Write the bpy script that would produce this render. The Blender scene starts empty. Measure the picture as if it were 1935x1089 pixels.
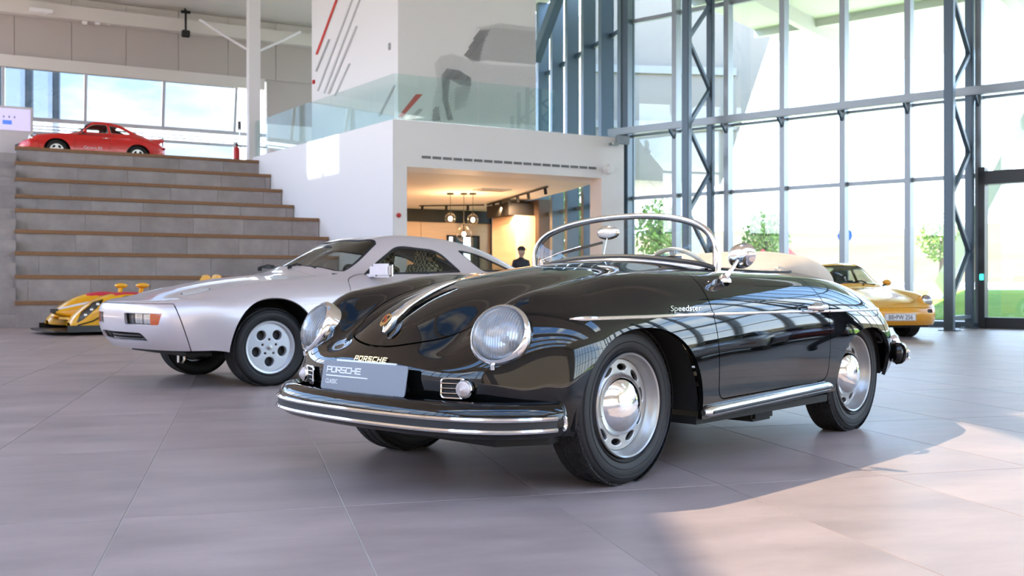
import bpy, bmesh, math, random
import numpy as np
from mathutils import Vector, Matrix
random.seed(7)
S = bpy.context.scene
COL = S.collection
PI = math.pi

# ---------------------------------------------------------------- camera, sky, sun, exposure
FPX, CXP, CYP, EYE = 1881.25, 967.5, 546.0, 0.787      # focal length and centre in pixels of the 1935 frame, eye height
cd = bpy.data.cameras.new('camera'); cam = bpy.data.objects.new('camera', cd); COL.objects.link(cam)
cam.location = (0, 0, EYE); cam.rotation_euler = (PI/2, 0, 0)
cd.sensor_width = 36; cd.lens = 35; cd.shift_y = (CYP-544.5)/1935.0
cd.clip_start = .05; cd.clip_end = 600
cd.dof.use_dof = True; cd.dof.focus_distance = 4.0; cd.dof.aperture_fstop = 5.6
S.camera = cam
S.view_settings.view_transform = 'Standard'
S.view_settings.look = 'None'
S.view_settings.gamma = 1.0
S.view_settings.use_curve_mapping = False
S.view_settings.exposure = EXPOSURE = 2.64
S.cycles.max_bounces = 10; S.cycles.diffuse_bounces = 5; S.cycles.glossy_bounces = 5
S.cycles.transparent_max_bounces = 24; S.cycles.transmission_bounces = 6
S.cycles.caustics_reflective = False; S.cycles.caustics_refractive = False
S.cycles.sample_clamp_indirect = 6.0
S.cycles.use_denoising = True

w = bpy.data.worlds.new('sky'); S.world = w; w.use_nodes = True
nt = w.node_tree; nt.nodes.clear()
def WN(t, **k):
    n = nt.nodes.new(t)
    for a, b in k.items(): setattr(n, a, b)
    return n
wo = WN('ShaderNodeOutputWorld'); bg = WN('ShaderNodeBackground')
tc = WN('ShaderNodeTexCoord'); sep = WN('ShaderNodeSeparateXYZ')
grad = WN('ShaderNodeValToRGB')
grad.color_ramp.elements[0].position = 0.0; grad.color_ramp.elements[0].color = (.84, .91, 1.0, 1)
grad.color_ramp.elements[1].position = .75; grad.color_ramp.elements[1].color = (.16, .36, .86, 1)
e = grad.color_ramp.elements.new(.25); e.color = (.38, .60, 1.0, 1)
ns = WN('ShaderNodeTexNoise'); ns.inputs['Scale'].default_value = 2.6; ns.inputs['Detail'].default_value = 7; ns.inputs['Roughness'].default_value = .58
mp = WN('ShaderNodeMapping'); mp.inputs['Scale'].default_value = (1, 1, 2.6); mp.inputs['Location'].default_value = (.3, .8, .2)
cr = WN('ShaderNodeValToRGB'); cr.color_ramp.elements[0].position = .50; cr.color_ramp.elements[1].position = .66
mix = WN('ShaderNodeMixRGB'); mix.inputs['Color2'].default_value = (1.25, 1.25, 1.27, 1)
nt.links.new(tc.outputs['Generated'], sep.inputs[0]); nt.links.new(sep.outputs['Z'], grad.inputs[0])
nt.links.new(tc.outputs['Generated'], mp.inputs[0]); nt.links.new(mp.outputs[0], ns.inputs['Vector'])
nt.links.new(ns.outputs['Fac'], cr.inputs[0]); nt.links.new(cr.outputs[0], mix.inputs['Fac'])
nt.links.new(grad.outputs[0], mix.inputs['Color1']); nt.links.new(mix.outputs[0], bg.inputs['Color'])
bg.inputs['Strength'].default_value = 1.5
nt.links.new(bg.outputs[0], wo.inputs[0])

SUNDIR = Vector((-.90, .38, 1.45)).normalized()         # towards the sun
sl = bpy.data.lights.new('sun', 'SUN'); sl.energy = 9.0; sl.angle = .012; sl.color = (1, .93, .82)
so = bpy.data.objects.new('sun', sl); COL.objects.link(so)
so.rotation_euler = SUNDIR.to_track_quat('Z', 'Y').to_euler(); so.location = (-30, 15, 50)

# ---------------------------------------------------------------- materials
MATS = {}
def mat(name, col, rough=.5, metal=0.0, coat=0.0, emit=None, es=0.0, spec=.5):
    if name in MATS: return MATS[name]
    m = bpy.data.materials.new(name); m.use_nodes = True
    b = m.node_tree.nodes['Principled BSDF']
    b.inputs['Base Color'].default_value = (*col, 1); b.inputs['Roughness'].default_value = rough
    b.inputs['Metallic'].default_value = metal; b.inputs['Specular IOR Level'].default_value = spec
    if coat: b.inputs['Coat Weight'].default_value = coat; b.inputs['Coat Roughness'].default_value = .02
    if emit: b.inputs['Emission Color'].default_value = (*emit, 1); b.inputs['Emission Strength'].default_value = es
    MATS[name] = m; return m
def nodes_of(m): return m.node_tree.nodes, m.node_tree.links, m.node_tree.nodes['Principled BSDF']
def noise_mat(name, c1, c2, scale=3, rough=.5, detail=8, bump=0, bscale=60, stretch=(1, 1, 1), vary=0.0, coord='Object', r2=None, lo=.35, hi=.7):
    m = mat(name, c1, rough); n, l, b = nodes_of(m)
    t = n.new('ShaderNodeTexCoord'); mp = n.new('ShaderNodeMapping'); mp.inputs['Scale'].default_value = stretch
    src = t.outputs[coord]
    if coord == 'World':
        pass
    l.new(src, mp.inputs[0])
    x = n.new('ShaderNodeTexNoise'); x.inputs['Scale'].default_value = scale; x.inputs['Detail'].default_value = detail; x.inputs['Roughness'].default_value = .62
    l.new(mp.outputs[0], x.inputs['Vector'])
    r = n.new('ShaderNodeValToRGB'); r.color_ramp.elements[0].position = lo; r.color_ramp.elements[1].position = hi
    r.color_ramp.elements[0].color = (*c1, 1); r.color_ramp.elements[1].color = (*c2, 1)
    l.new(x.outputs['Fac'], r.inputs[0]); out = r.outputs[0]
    if vary:
        oi = n.new('ShaderNodeObjectInfo'); mr = n.new('ShaderNodeMapRange')
        mr.inputs[3].default_value = 1-vary; mr.inputs[4].default_value = 1+vary
        l.new(oi.outputs['Random'], mr.inputs[0])
        mm = n.new('ShaderNodeMixRGB'); mm.blend_type = 'MULTIPLY'; mm.inputs[0].default_value = 1
        l.new(out, mm.inputs[1]); l.new(mr.outputs[0], mm.inputs[2]); out = mm.outputs[0]
        ad = n.new('ShaderNodeVectorMath'); ad.operation = 'ADD'
        sc = n.new('ShaderNodeVectorMath'); sc.operation = 'SCALE'; sc.inputs['Scale'].default_value = 37.0
        cb = n.new('ShaderNodeCombineXYZ'); l.new(oi.outputs['Random'], cb.inputs[0]); l.new(oi.outputs['Random'], cb.inputs[1])
        l.new(cb.outputs[0], sc.inputs[0]); l.new(mp.outputs[0], ad.inputs[0]); l.new(sc.outputs[0], ad.inputs[1]); l.new(ad.outputs[0], x.inputs['Vector'])
    l.new(out, b.inputs['Base Color'])
    if r2 is not None:
        q = n.new('ShaderNodeMapRange'); q.inputs[3].default_value = rough; q.inputs[4].default_value = r2
        l.new(x.outputs['Fac'], q.inputs[0]); l.new(q.outputs[0], b.inputs['Roughness'])
    if bump:
        y = n.new('ShaderNodeTexNoise'); y.inputs['Scale'].default_value = bscale; y.inputs['Detail'].default_value = 4
        l.new(t.outputs[coord], y.inputs['Vector'])
        bu = n.new('ShaderNodeBump'); bu.inputs['Strength'].default_value = bump; bu.inputs['Distance'].default_value = .01
        l.new(y.outputs['Fac'], bu.inputs['Height']); l.new(bu.outputs[0], b.inputs['Normal'])
    return m
def glass_mat(name, tint=(1, 1, 1), ior=1.5, refl=(1, 1, 1), rough=0.0):
    m = bpy.data.materials.new(name); m.use_nodes = True; n = m.node_tree.nodes; l = m.node_tree.links; n.clear()
    o = n.new('ShaderNodeOutputMaterial'); t = n.new('ShaderNodeBsdfTransparent'); g = n.new('ShaderNodeBsdfGlossy')
    f = n.new('ShaderNodeFresnel'); f.inputs['IOR'].default_value = ior; mx = n.new('ShaderNodeMixShader')
    t.inputs[0].default_value = (*tint, 1); g.inputs['Color'].default_value = (*refl, 1); g.inputs['Roughness'].default_value = rough
    # a thin pane entered from its back still reflects like its front
    ge = n.new('ShaderNodeNewGeometry'); ma = n.new('ShaderNodeMapRange')
    ma.inputs[3].default_value = ior; ma.inputs[4].default_value = 1/ior
    l.new(ge.outputs['Backfacing'], ma.inputs[0]); l.new(ma.outputs[0], f.inputs['IOR'])
    l.new(f.outputs[0], mx.inputs[0]); l.new(t.outputs[0], mx.inputs[1]); l.new(g.outputs[0], mx.inputs[2]); l.new(mx.outputs[0], o.inputs[0])
    MATS[name] = m; return m

def ribbed_glass(name, frost):
    m = bpy.data.materials.new(name); m.use_nodes = True; n = m.node_tree.nodes; l = m.node_tree.links; n.clear()
    o = n.new('ShaderNodeOutputMaterial'); t = n.new('ShaderNodeBsdfTransparent'); t.inputs[0].default_value = (.95, .96, .97, 1); d = n.new('ShaderNodeBsdfDiffuse'); d.inputs[0].default_value = (.82, .84, .86, 1)
    g = n.new('ShaderNodeBsdfGlossy'); g.inputs['Roughness'].default_value = .04; f = n.new('ShaderNodeFresnel'); f.inputs['IOR'].default_value = 1.45
    a = n.new('ShaderNodeMixShader'); a.inputs[0].default_value = frost; b = n.new('ShaderNodeMixShader')
    l.new(t.outputs[0], a.inputs[1]); l.new(d.outputs[0], a.inputs[2]); l.new(f.outputs[0], b.inputs[0]); l.new(a.outputs[0], b.inputs[1]); l.new(g.outputs[0], b.inputs[2]); l.new(b.outputs[0], o.inputs[0]); return m
RIBL = ribbed_glass('lamp lens glass', .16); RIBF = ribbed_glass('lens rib glass', .55)
BLACKPAINT = mat('black car paint', (.003, .003, .003), .025, spec=.5)
SILVER = mat('silver metallic paint', (.66, .60, .61), .36, .45, coat=.7)
YELLOW = mat('signal yellow paint', (.80, .36, .01), .22, coat=.8)
YELLOW2 = mat('racing yellow paint', (.85, .43, .004), .25, coat=.6)
REDP = mat('bright red paint', (.68, .012, .008), .3, coat=.4)
WHITEP = mat('white car paint', (.72, .73, .72), .25, coat=.8)
CHROME = mat('chrome', (.86, .85, .84), .06, 1.0)
CHROMED = mat('satin chrome', (.62, .61, .60), .22, 1.0)
STEEL = mat('silver wheel paint', (.46, .46, .45), .28, .6, coat=.3)
ALLOY = mat('light alloy', (.62, .64, .68), .3, .55, coat=.4)
RUBBER = mat('black rubber', (.012, .012, .013), .55)
BLACK = mat('matt black', (.006, .006, .006), .7)
DARKGREY = mat('dark grey plastic', (.03, .03, .032), .45)
LEATHER = noise_mat('beige leather', (.52, .44, .34), (.58, .50, .40), 9, .6, bump=.12, bscale=220)
CLOTHTOP = noise_mat('beige canvas', (.46, .38, .29), (.54, .45, .35), 6, .75, bump=.15, bscale=320)
GOLD = mat('gold', (.75, .50, .22), .3, 1.0)
LENS = glass_mat('lamp glass', (.97, .98, .98), 1.5)
AMBER = mat('amber lens', (.55, .09, .005), .2, coat=.6)
WHITE = mat('white wall paint', (.84, .84, .86), .55)
CLEAR = glass_mat('clear windscreen', (.95, .97, .96), 1.45)
TINTG = glass_mat('tinted car glass', (.62, .66, .63), 1.5)
PANE = glass_mat('facade glass', (.93, .965, .95), 1.62)
RAILG = glass_mat('green balustrade glass', (.88, .95, .94), 1.6)
SKYG = glass_mat('sun dimming glass', (.34, .325, .30), 1.5)  # tint weakens the sun coming through the added roof openings
LEFTG = glass_mat('warm tinted glass', (.91, .895, .87), 1.5)  # tint trims the blue daylight from the added left glazing
BANDG = glass_mat('sky dimming band glass', (.15, .17, .185), 1.5)  # dark tint put in to dim the bright sky behind the band
FRAMEB = mat('blue grey facade metal', (.085, .125, .165), .38, .3)
FRAMEL = mat('grey facade metal', (.30, .34, .38), .38, .4)
WOOD = noise_mat('oak board', (.20, .10, .045), (.30, .165, .08), 5, .5, stretch=(1, 12, 12))
STONE = noise_mat('grey stone slab', (.285, .268, .272), (.385, .365, .37), 2.2, .6, vary=.10, bump=.05, bscale=120)
TILE = noise_mat('grey floor tile', (.262, .202, .182), (.400, .312, .283), 1.25, .34, vary=.06, bump=.04, bscale=170, stretch=(.8, 2.0, 1), r2=.52)
GROUT = mat('grout', (.42, .38, .32), .8)
CEIL = mat('ceiling panel', (.66, .63, .60), .7)
FASCIA = mat('fascia panel', (.45, .405, .385), .7)
TYREM = mat('tyre rubber', (.013, .013, .014), .62)
def tread_mat():
    m = mat('tyre tread', (.014, .013, .013), .7); n, l, b = nodes_of(m)
    t = n.new('ShaderNodeTexCoord'); v = n.new('ShaderNodeTexVoronoi'); v.feature = 'DISTANCE_TO_EDGE'; v.inputs['Scale'].default_value = 42
    l.new(t.outputs['Object'], v.inputs['Vector'])
    r = n.new('ShaderNodeMapRange'); r.inputs[1].default_value = 0; r.inputs[2].default_value = .12
    l.new(v.outputs['Distance'], r.inputs[0])
    bu = n.new('ShaderNodeBump'); bu.inputs['Strength'].default_value = 1; bu.inputs['Distance'].default_value = .006
    l.new(r.outputs[0], bu.inputs['Height']); l.new(bu.outputs[0], b.inputs['Normal']); return m
TREAD = tread_mat()

# ---------------------------------------------------------------- object helpers
def link(o, parent=None):
    COL.objects.link(o)
    if parent is not None: o.parent = parent
    return o
def thing(name, label, cat, loc=(0, 0, 0), rz=0, group=None):
    o = bpy.data.objects.new(name, None); o.empty_display_size = .1; link(o)
    o.location = loc; o.rotation_euler = (0, 0, rz); o['label'] = label; o['category'] = cat
    if group: o['group'] = group
    return o
def tag(o, label, cat, group=None, kind=None):
    o['label'] = label; o['category'] = cat
    if group: o['group'] = group
    if kind: o['kind'] = kind
    return o
def struct(o): o['kind'] = 'structure'; return o
def mobj(name, V, F, m, parent=None, smooth=False, N=None, label=None):
    me = bpy.data.meshes.new(name); me.from_pydata([tuple(map(float, v)) for v in V], [], [tuple(map(int, f)) for f in F])
    me.materials.append(m)
    if smooth or N is not None:
        me.polygons.foreach_set('use_smooth', [True]*len(me.polygons))
    if N is not None: me.normals_split_custom_set_from_vertices([tuple(map(float, x)) for x in N])
    me.update()
    o = link(bpy.data.objects.new(name, me), parent)
    if label: o['label'] = label
    return o
class MB:
    """collects solids into one mesh part"""
    def __init__(s): s.V = []; s.F = []; s.smooth = []
    def add(s, V, F, sm=False):
        b = len(s.V); s.V += [tuple(map(float, v)) for v in V]; s.F += [tuple(int(i)+b for i in f) for f in F]; s.smooth += [sm]*len(F); return s
    def box(s, a, b):
        x0, y0, z0 = a; x1, y1, z1 = b
        V = [(x0, y0, z0), (x1, y0, z0), (x1, y1, z0), (x0, y1, z0), (x0, y0, z1), (x1, y0, z1), (x1, y1, z1), (x0, y1, z1)]
        return s.add(V, [(3, 2, 1, 0), (4, 5, 6, 7), (0, 1, 5, 4), (1, 2, 6, 5), (2, 3, 7, 6), (3, 0, 4, 7)])
    def prism(s, poly, z0, z1):
        n = len(poly); V = [(x, y, z0) for x, y in poly]+[(x, y, z1) for x, y in poly]
        return s.add(V, [tuple(range(n-1, -1, -1)), tuple(range(n, 2*n))]+[(i, (i+1) % n, n+(i+1) % n, n+i) for i in range(n)])
    def bar(s, p, q, w, h, up=(0, 0, 1)):
        p = Vector(p); q = Vector(q); d = (q-p).normalized(); u = Vector(up)
        if abs(d.dot(u)) > .98: u = Vector((1, 0, 0)) if abs(d.x) < .9 else Vector((0, 1, 0))
        a = d.cross(u).normalized(); b = a.cross(d)
        V = [c+a*i*w/2+b*j*h/2 for c in (p, q) for i, j in ((-1, -1), (1, -1), (1, 1), (-1, 1))]
        return s.add(V, [(3, 2, 1, 0), (4, 5, 6, 7), (0, 1, 5, 4), (1, 2, 6, 5), (2, 3, 7, 6), (3, 0, 4, 7)])
    def tube(s, path, r, n=8, closed=False, flat=None):
        P = [Vector(p) for p in path]; m = len(P); R = r if hasattr(r, '__len__') else [r]*m
        u = None; V = []; F = []
        for i in range(m):
            a = P[i-1] if (i > 0 or closed) else P[i]; b = P[(i+1) % m] if (i < m-1 or closed) else P[i]
            d = (b-a).normalized()
            if u is None:
                u = Vector((0, 0, 1)) if abs(d.z) < .9 else Vector((1, 0, 0))
            u = (u-d*u.dot(d)).normalized(); v = d.cross(u)
            for k in range(n):
                an = 2*PI*k/n; fu = flat if flat else 1
                V.append(P[i]+u*math.cos(an)*R[i]*fu+v*math.sin(an)*R[i])
        for i in range(m if closed else m-1):
            for k in range(n):
                j = (i+1) % m; F.append((i*n+k, i*n+(k+1) % n, j*n+(k+1) % n, j*n+k))
        if not closed: F += [tuple(range(n-1, -1, -1)), tuple((m-1)*n+k for k in range(n))]
        return s.add(V, F, True)
    def lathe(s, prof, n=32, axis='y', c=(0, 0, 0), cap=False, a0=0, a1=2*PI):
        """prof: (radius, offset along axis)"""
        V = []; F = []; m = len(prof); full = abs(a1-a0-2*PI) < 1e-6; k1 = n if full else n+1
        for k in range(k1):
            an = a0+(a1-a0)*k/n; ca, sa = math.cos(an), math.sin(an)
            for r, h in prof:
                if axis == 'y': V.append((c[0]+r*ca, c[1]+h, c[2]+r*sa))
                elif axis == 'x': V.append((c[0]+h, c[1]+r*ca, c[2]+r*sa))
                else: V.append((c[0]+r*ca, c[1]+r*sa, c[2]+h))
        for k in range(n):
            q = (k+1) % k1
            for i in range(m-1): F.append((k*m+i, k*m+i+1, q*m+i+1, q*m+i))
        return s.add(V, F, True)
    def ball(s, c, rx, ry=None, rz=None, n=16, m=10):
        ry = ry or rx; rz = rz or rx; V = []; F = []
        for i in range(m+1):
            th = PI*i/m
            for k in range(n):
                an = 2*PI*k/n; V.append((c[0]+rx*math.sin(th)*math.cos(an), c[1]+ry*math.sin(th)*math.sin(an), c[2]+rz*math.cos(th)))
        for i in range(m):
            for k in range(n): F.append((i*n+k, (i+1)*n+k, (i+1)*n+(k+1) % n, i*n+(k+1) % n))
        return s.add(V, F, True)
    def sweep(s, prof, path, closed_prof=True, cap=True, up=(0, 0, 1)):
        """prof (a,b): a outward (horizontal, right of travel), b up"""
        P = [Vector(p) for p in path]; n = len(prof); V = []; F = []; U = Vector(up)
        for i, p in enumerate(P):
            d = (P[min(i+1, len(P)-1)]-P[max(i-1, 0)]).normalized(); a = d.cross(U).normalized(); b = a.cross(d)
            for x, y in prof: V.append(p+a*x+b*y)
        for i in range(len(P)-1):
            for k in range(n if closed_prof else n-1):
                F.append((i*n+k, i*n+(k+1) % n, (i+1)*n+(k+1) % n, (i+1)*n+k))
        if cap and closed_prof: F += [tuple(range(n-1, -1, -1)), tuple((len(P)-1)*n+k for k in range(n))]
        return s.add(V, F, True)
    def xf(s, M):
        s.V = [tuple(M @ Vector(v)) for v in s.V]; return s
    def build(s, name, m, parent=None, bevel=0, label=None, auto=True):
        me = bpy.data.meshes.new(name); me.from_pydata(s.V, [], s.F); me.materials.append(m)
        bm = bmesh.new(); bm.from_mesh(me); bmesh.ops.recalc_face_normals(bm, faces=bm.faces)
        if bevel: bmesh.ops.bevel(bm, geom=bm.edges[:], offset=bevel, segments=2, affect='EDGES', clamp_overlap=True)
        bm.to_mesh(me); bm.free()
        if any(s.smooth):
            if not bevel: me.polygons.foreach_set('use_smooth', s.smooth)
            else: me.polygons.foreach_set('use_smooth', [True]*len(me.polygons))
            me.set_sharp_from_angle(angle=.65)
        me.update(); o = link(bpy.data.objects.new(name, me), parent)
        if label: o['label'] = label
        return o
def dup(root, loc, rz, label=None, parent=None):
    r = root.copy(); COL.objects.link(r); r.location = loc; r.rotation_euler = (0, 0, rz)
    if label: r['label'] = label
    for ch in list(root.children):
        c = ch.copy(); COL.objects.link(c); c.parent = r
        for g in ch.children:
            d = g.copy(); COL.objects.link(d); d.parent = c
    return r
def copypart(o, parent, loc=(0, 0, 0), rot=None, scale=None):
    """copy of a part with its sub-parts"""
    c = o.copy(); COL.objects.link(c); c.parent = parent; c.location = loc
    if rot is not None: c.rotation_euler = rot
    if scale is not None: c.scale = scale
    for g in o.children:
        d = g.copy(); COL.objects.link(d); d.parent = c
    return c
def basis(c, X, Y, Z):
    return Matrix(((X[0], Y[0], Z[0], c[0]), (X[1], Y[1], Z[1], c[1]), (X[2], Y[2], Z[2], c[2]), (0, 0, 0, 1)))
def facing(c, n, up=(0, 0, 1)):
    """matrix whose local z looks along n, local y is up"""
    n = Vector(n).normalized(); x = Vector(up).cross(n).normalized(); y = n.cross(x); return basis(c, x, y, n)
def curve_mesh(loops, depth, bevel=0, res=1):
    cu = bpy.data.curves.new('c', 'CURVE'); cu.dimensions = '2D'; cu.fill_mode = 'BOTH'; cu.extrude = depth/2; cu.bevel_depth = bevel; cu.bevel_resolution = res
    for lp in loops:
        sp = cu.splines.new('POLY'); sp.points.add(len(lp)-1); sp.use_cyclic_u = True
        for p, q in zip(sp.points, lp): p.co = (q[0], q[1], 0, 1)
    o = bpy.data.objects.new('c', cu); COL.objects.link(o); dg = bpy.context.evaluated_depsgraph_get()
    me = bpy.data.meshes.new_from_object(o.evaluated_get(dg)); bpy.data.objects.remove(o); bpy.data.curves.remove(cu)
    V = [tuple(v.co) for v in me.vertices]; F = [tuple(p.vertices) for p in me.polygons]; bpy.data.meshes.remove(me); return V, F
def text_geo(txt, size, depth=.002, sx=1.0, shear=0.0, align='LEFT', space=1.0):
    cu = bpy.data.curves.new('t', 'FONT'); cu.body = txt; cu.size = size; cu.extrude = depth/2; cu.shear = shear; cu.align_x = align; cu.space_character = space; cu.resolution_u = 3
    o = bpy.data.objects.new('t', cu); COL.objects.link(o); dg = bpy.context.evaluated_depsgraph_get()
    me = bpy.data.meshes.new_from_object(o.evaluated_get(dg)); bpy.data.objects.remove(o); bpy.data.curves.remove(cu)
    V = [(v.co.x*sx, v.co.y, v.co.z) for v in me.vertices]; F = [tuple(p.vertices) for p in me.polygons]; bpy.data.meshes.remove(me); return V, F
GLYPH = {'P': [[(0, 0), (0, 1), (1, 1), (1, .42), (.04, .42)]], 'O': [[(0, 0), (0, 1), (1, 1), (1, 0), (-.06, 0)]],
         'R': [[(0, 0), (0, 1), (1, 1), (1, .42), (.04, .42)], [(.45, .42), (1, 0)]], 'S': [[(1, 1), (0, 1), (0, .5), (1, .5), (1, 0), (-.04, 0)]],
         'C': [[(1.04, 1), (0, 1), (0, 0), (1.04, 0)]], 'H': [[(0, 0), (0, 1)], [(1, 0), (1, 1)], [(0, .5), (1, .5)]],
         'E': [[(1.04, 1), (0, 1), (0, 0), (1.04, 0)], [(0, .5), (1, .5)]]}
def word_geo(txt, w, h, gap, st, depth=.002, slant=0.0):
    mb = MB(); x = 0
    for ch in txt:
        for pl in GLYPH[ch]:
            for a, b in zip(pl[:-1], pl[1:]):
                p = Vector((x+a[0]*w+slant*a[1]*h, a[1]*h, 0)); q = Vector((x+b[0]*w+slant*b[1]*h, b[1]*h, 0)); d = (q-p).normalized()*st/2
                mb.bar(p-d, q+d, st, depth)
        x += w+gap
    return mb

# ---------------------------------------------------------------- surface tools (car bodies)
def nspline(t, P, tq):
    t = np.asarray(t, float); P = np.asarray(P, float); n = len(t); h = np.diff(t)
    A = np.zeros((n, n)); B = np.zeros((n,)+P.shape[1:])
    A[0, 0] = 1; A[0, 1] = -1; A[-1, -1] = 1; A[-1, -2] = -1
    for i in range(1, n-1):
        A[i, i-1] = h[i-1]; A[i, i] = 2*(h[i-1]+h[i]); A[i, i+1] = h[i]
        B[i] = 6*((P[i+1]-P[i])/h[i]-(P[i]-P[i-1])/h[i-1])
    M = np.linalg.solve(A, B.reshape(n, -1)).reshape(B.shape)
    k = np.clip(np.searchsorted(t, tq)-1, 0, n-2); sh = (-1,)+(1,)*(P.ndim-1)
    hk = h[k].reshape(sh); a = (t[k+1]-tq).reshape(sh)/hk; b = (tq-t[k]).reshape(sh)/hk
    return a*P[k]+b*P[k+1]+((a**3-a)*M[k]+(b**3-b)*M[k+1])*hk**2/6
def curve3(P, n, closed=False):
    P = np.asarray(P, float); c = np.concatenate([[0], np.cumsum(np.linalg.norm(np.diff(P, axis=0), axis=1))])
    return nspline(c, P, np.linspace(0, c[-1], n))
class Surf:
    def __init__(s, V, N, F): s.V = np.asarray(V, float).reshape(-1, 3); s.N = np.asarray(N, float).reshape(-1, 3); s.F = F
    def split(s, g, gap=0.0):
        """(part with g>gap, part with g<-gap)"""
        return s.clip(g-gap), s.clip(-g-gap)
    def clip(s, g):
        g = np.asarray(g, float); gl = g.tolist(); idx = {}; oldi = []; newp = []; newn = []; F = []; ec = {}
        V, N = s.V, s.N
        base = []
        def vid(i):
            k = idx.get(i)
            if k is None: k = len(base); idx[i] = k; base.append((i, i, 0.0))
            return k
        def eid(i, j):
            key = (i, j) if i < j else (j, i); k = ec.get(key)
            if k is None:
                a, b = key; t = gl[a]/(gl[a]-gl[b]); k = len(base); ec[key] = k; base.append((a, b, t))
            return k
        for f in s.F:
            p = [gl[i] >= 0 for i in f]
            if all(p): F.append(tuple(vid(i) for i in f)); continue
            if not any(p): continue
            out = []; n = len(f)
            for k in range(n):
                i, j = f[k], f[(k+1) % n]
                if p[k]: out.append(vid(i))
                if p[k] != p[(k+1) % n]: out.append(eid(i, j))
            if len(out) > 2: F.append(tuple(out))
        if not base: return Surf(np.zeros((0, 3)), np.zeros((0, 3)), [])
        B = np.array(base); a = B[:, 0].astype(int); b = B[:, 1].astype(int); t = B[:, 2:3]
        nn = N[a]*(1-t)+N[b]*t; nn /= np.linalg.norm(nn, axis=1, keepdims=True)+1e-12
        return Surf(V[a]*(1-t)+V[b]*t, nn, F)
    def boundary(s):
        cnt = {}
        for f in s.F:
            for k in range(len(f)):
                a, b = f[k], f[(k+1) % len(f)]; key = (a, b) if a < b else (b, a); cnt[key] = cnt.get(key, 0)+1 if key in cnt else 1
        dirn = []
        for f in s.F:
            for k in range(len(f)):
                a, b = f[k], f[(k+1) % len(f)]; key = (a, b) if a < b else (b, a)
                if cnt[key] == 1: dirn.append((a, b))
        return dirn
    def offset(s, d): return Surf(s.V+s.N*d, s.N, s.F)
    def build(s, name, m, parent, flange=.012, label=None):
        V = s.V; N = s.N; F = list(s.F)
        if len(F):
            bad = 0; st = max(len(F)//200, 1)
            for f in F[::st]:
                if np.cross(V[f[1]]-V[f[0]], V[f[2]]-V[f[0]]) @ N[f[0]] < 0: bad += 1
            if bad*2 > len(F[::st]): F = [f[::-1] for f in F]; s = Surf(V, N, F)
        if flange and len(F):
            be = s.boundary(); ids = sorted({i for e in be for i in e}); mp = {}; V2 = []; N2 = []; n0 = len(V)
            acc = {i: np.zeros(3) for i in ids}
            for a, b in be:
                e = V[b]-V[a]; c = np.cross(e, N[a]+N[b]); l = np.linalg.norm(c)
                if l > 1e-12: acc[a] += c/l; acc[b] += c/l
            for q, i in enumerate(ids):
                c = acc[i]; c = c/(np.linalg.norm(c)+1e-9); mp[i] = n0+2*q
                V2 += [V[i], V[i]-N[i]*flange]; N2 += [c, c]
            F += [(mp[b], mp[a], mp[a]+1, mp[b]+1) for a, b in be]
            V = np.vstack([V, V2]); N = np.vstack([N, N2])
        return mobj(name, V, F, m, parent, True, N, label)
def loft(half, nu, nv, weights=None):
    """half: (stations, points, 3) from the centre line (y=0) out to the left edge; x rearward. Returns Surf in x-forward frame plus its grid"""
    H = np.asarray(half, float); H = H*np.array([-1, 1, 1.0])
    G = np.concatenate([H[:, :0:-1]*np.array([1, -1, 1.0]), H], axis=1)
    su = np.concatenate([[0], np.cumsum(np.linalg.norm(np.diff(G, axis=0), axis=2).mean(1))])
    sv = np.concatenate([[0], np.cumsum(np.linalg.norm(np.diff(G, axis=1), axis=2).mean(0))])
    A = nspline(su, G, np.linspace(0, su[-1], nu))
    A = nspline(sv, A.transpose(1, 0, 2), np.linspace(0, sv[-1], nv)).transpose(1, 0, 2)
    A[:, nv//2, 1] = 0 if nv % 2 else A[:, nv//2, 1]
    du = np.gradient(A, axis=0); dv = np.gradient(A, axis=1); N = np.cross(dv, du); N /= np.linalg.norm(N, axis=2, keepdims=True)+1e-12
    flip = N[nu//2, nv//2, 2] < 0
    if flip: N = -N
    F = []
    for i in range(nu-1):
        for j in range(nv-1):
            a = i*nv+j; q = (a, a+nv, a+nv+1, a+1); F.append(q)
    p = A.reshape(-1, 3); i0 = (nu//2)*nv+nv//2; f = (i0, i0+nv, i0+nv+1, i0+1)
    fn = np.cross(p[f[1]]-p[f[0]], p[f[2]]-p[f[0]])
    if fn @ N.reshape(-1, 3)[i0] < 0: F = [q[::-1] for q in F]
    return Surf(A, N, F), A, N
def sdf_poly(x, y, poly):
    """signed distance, negative inside"""
    P = np.asarray(poly, float); Q = np.roll(P, -1, axis=0); d = np.full(x.shape, 1e9); ins = np.zeros(x.shape, bool)
    for (ax, ay), (bx, by) in zip(P, Q):
        ex, ey = bx-ax, by-ay; L = ex*ex+ey*ey+1e-12
        t = np.clip(((x-ax)*ex+(y-ay)*ey)/L, 0, 1); d = np.minimum(d, np.hypot(x-ax-t*ex, y-ay-t*ey))
        c = ((ay > y) != (by > y)); 
        with np.errstate(divide='ignore', invalid='ignore'): xi = (bx-ax)*(y-ay)/(by-ay+1e-15)+ax
        ins ^= c & (x < xi)
    return np.where(ins, -d, d)
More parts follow.
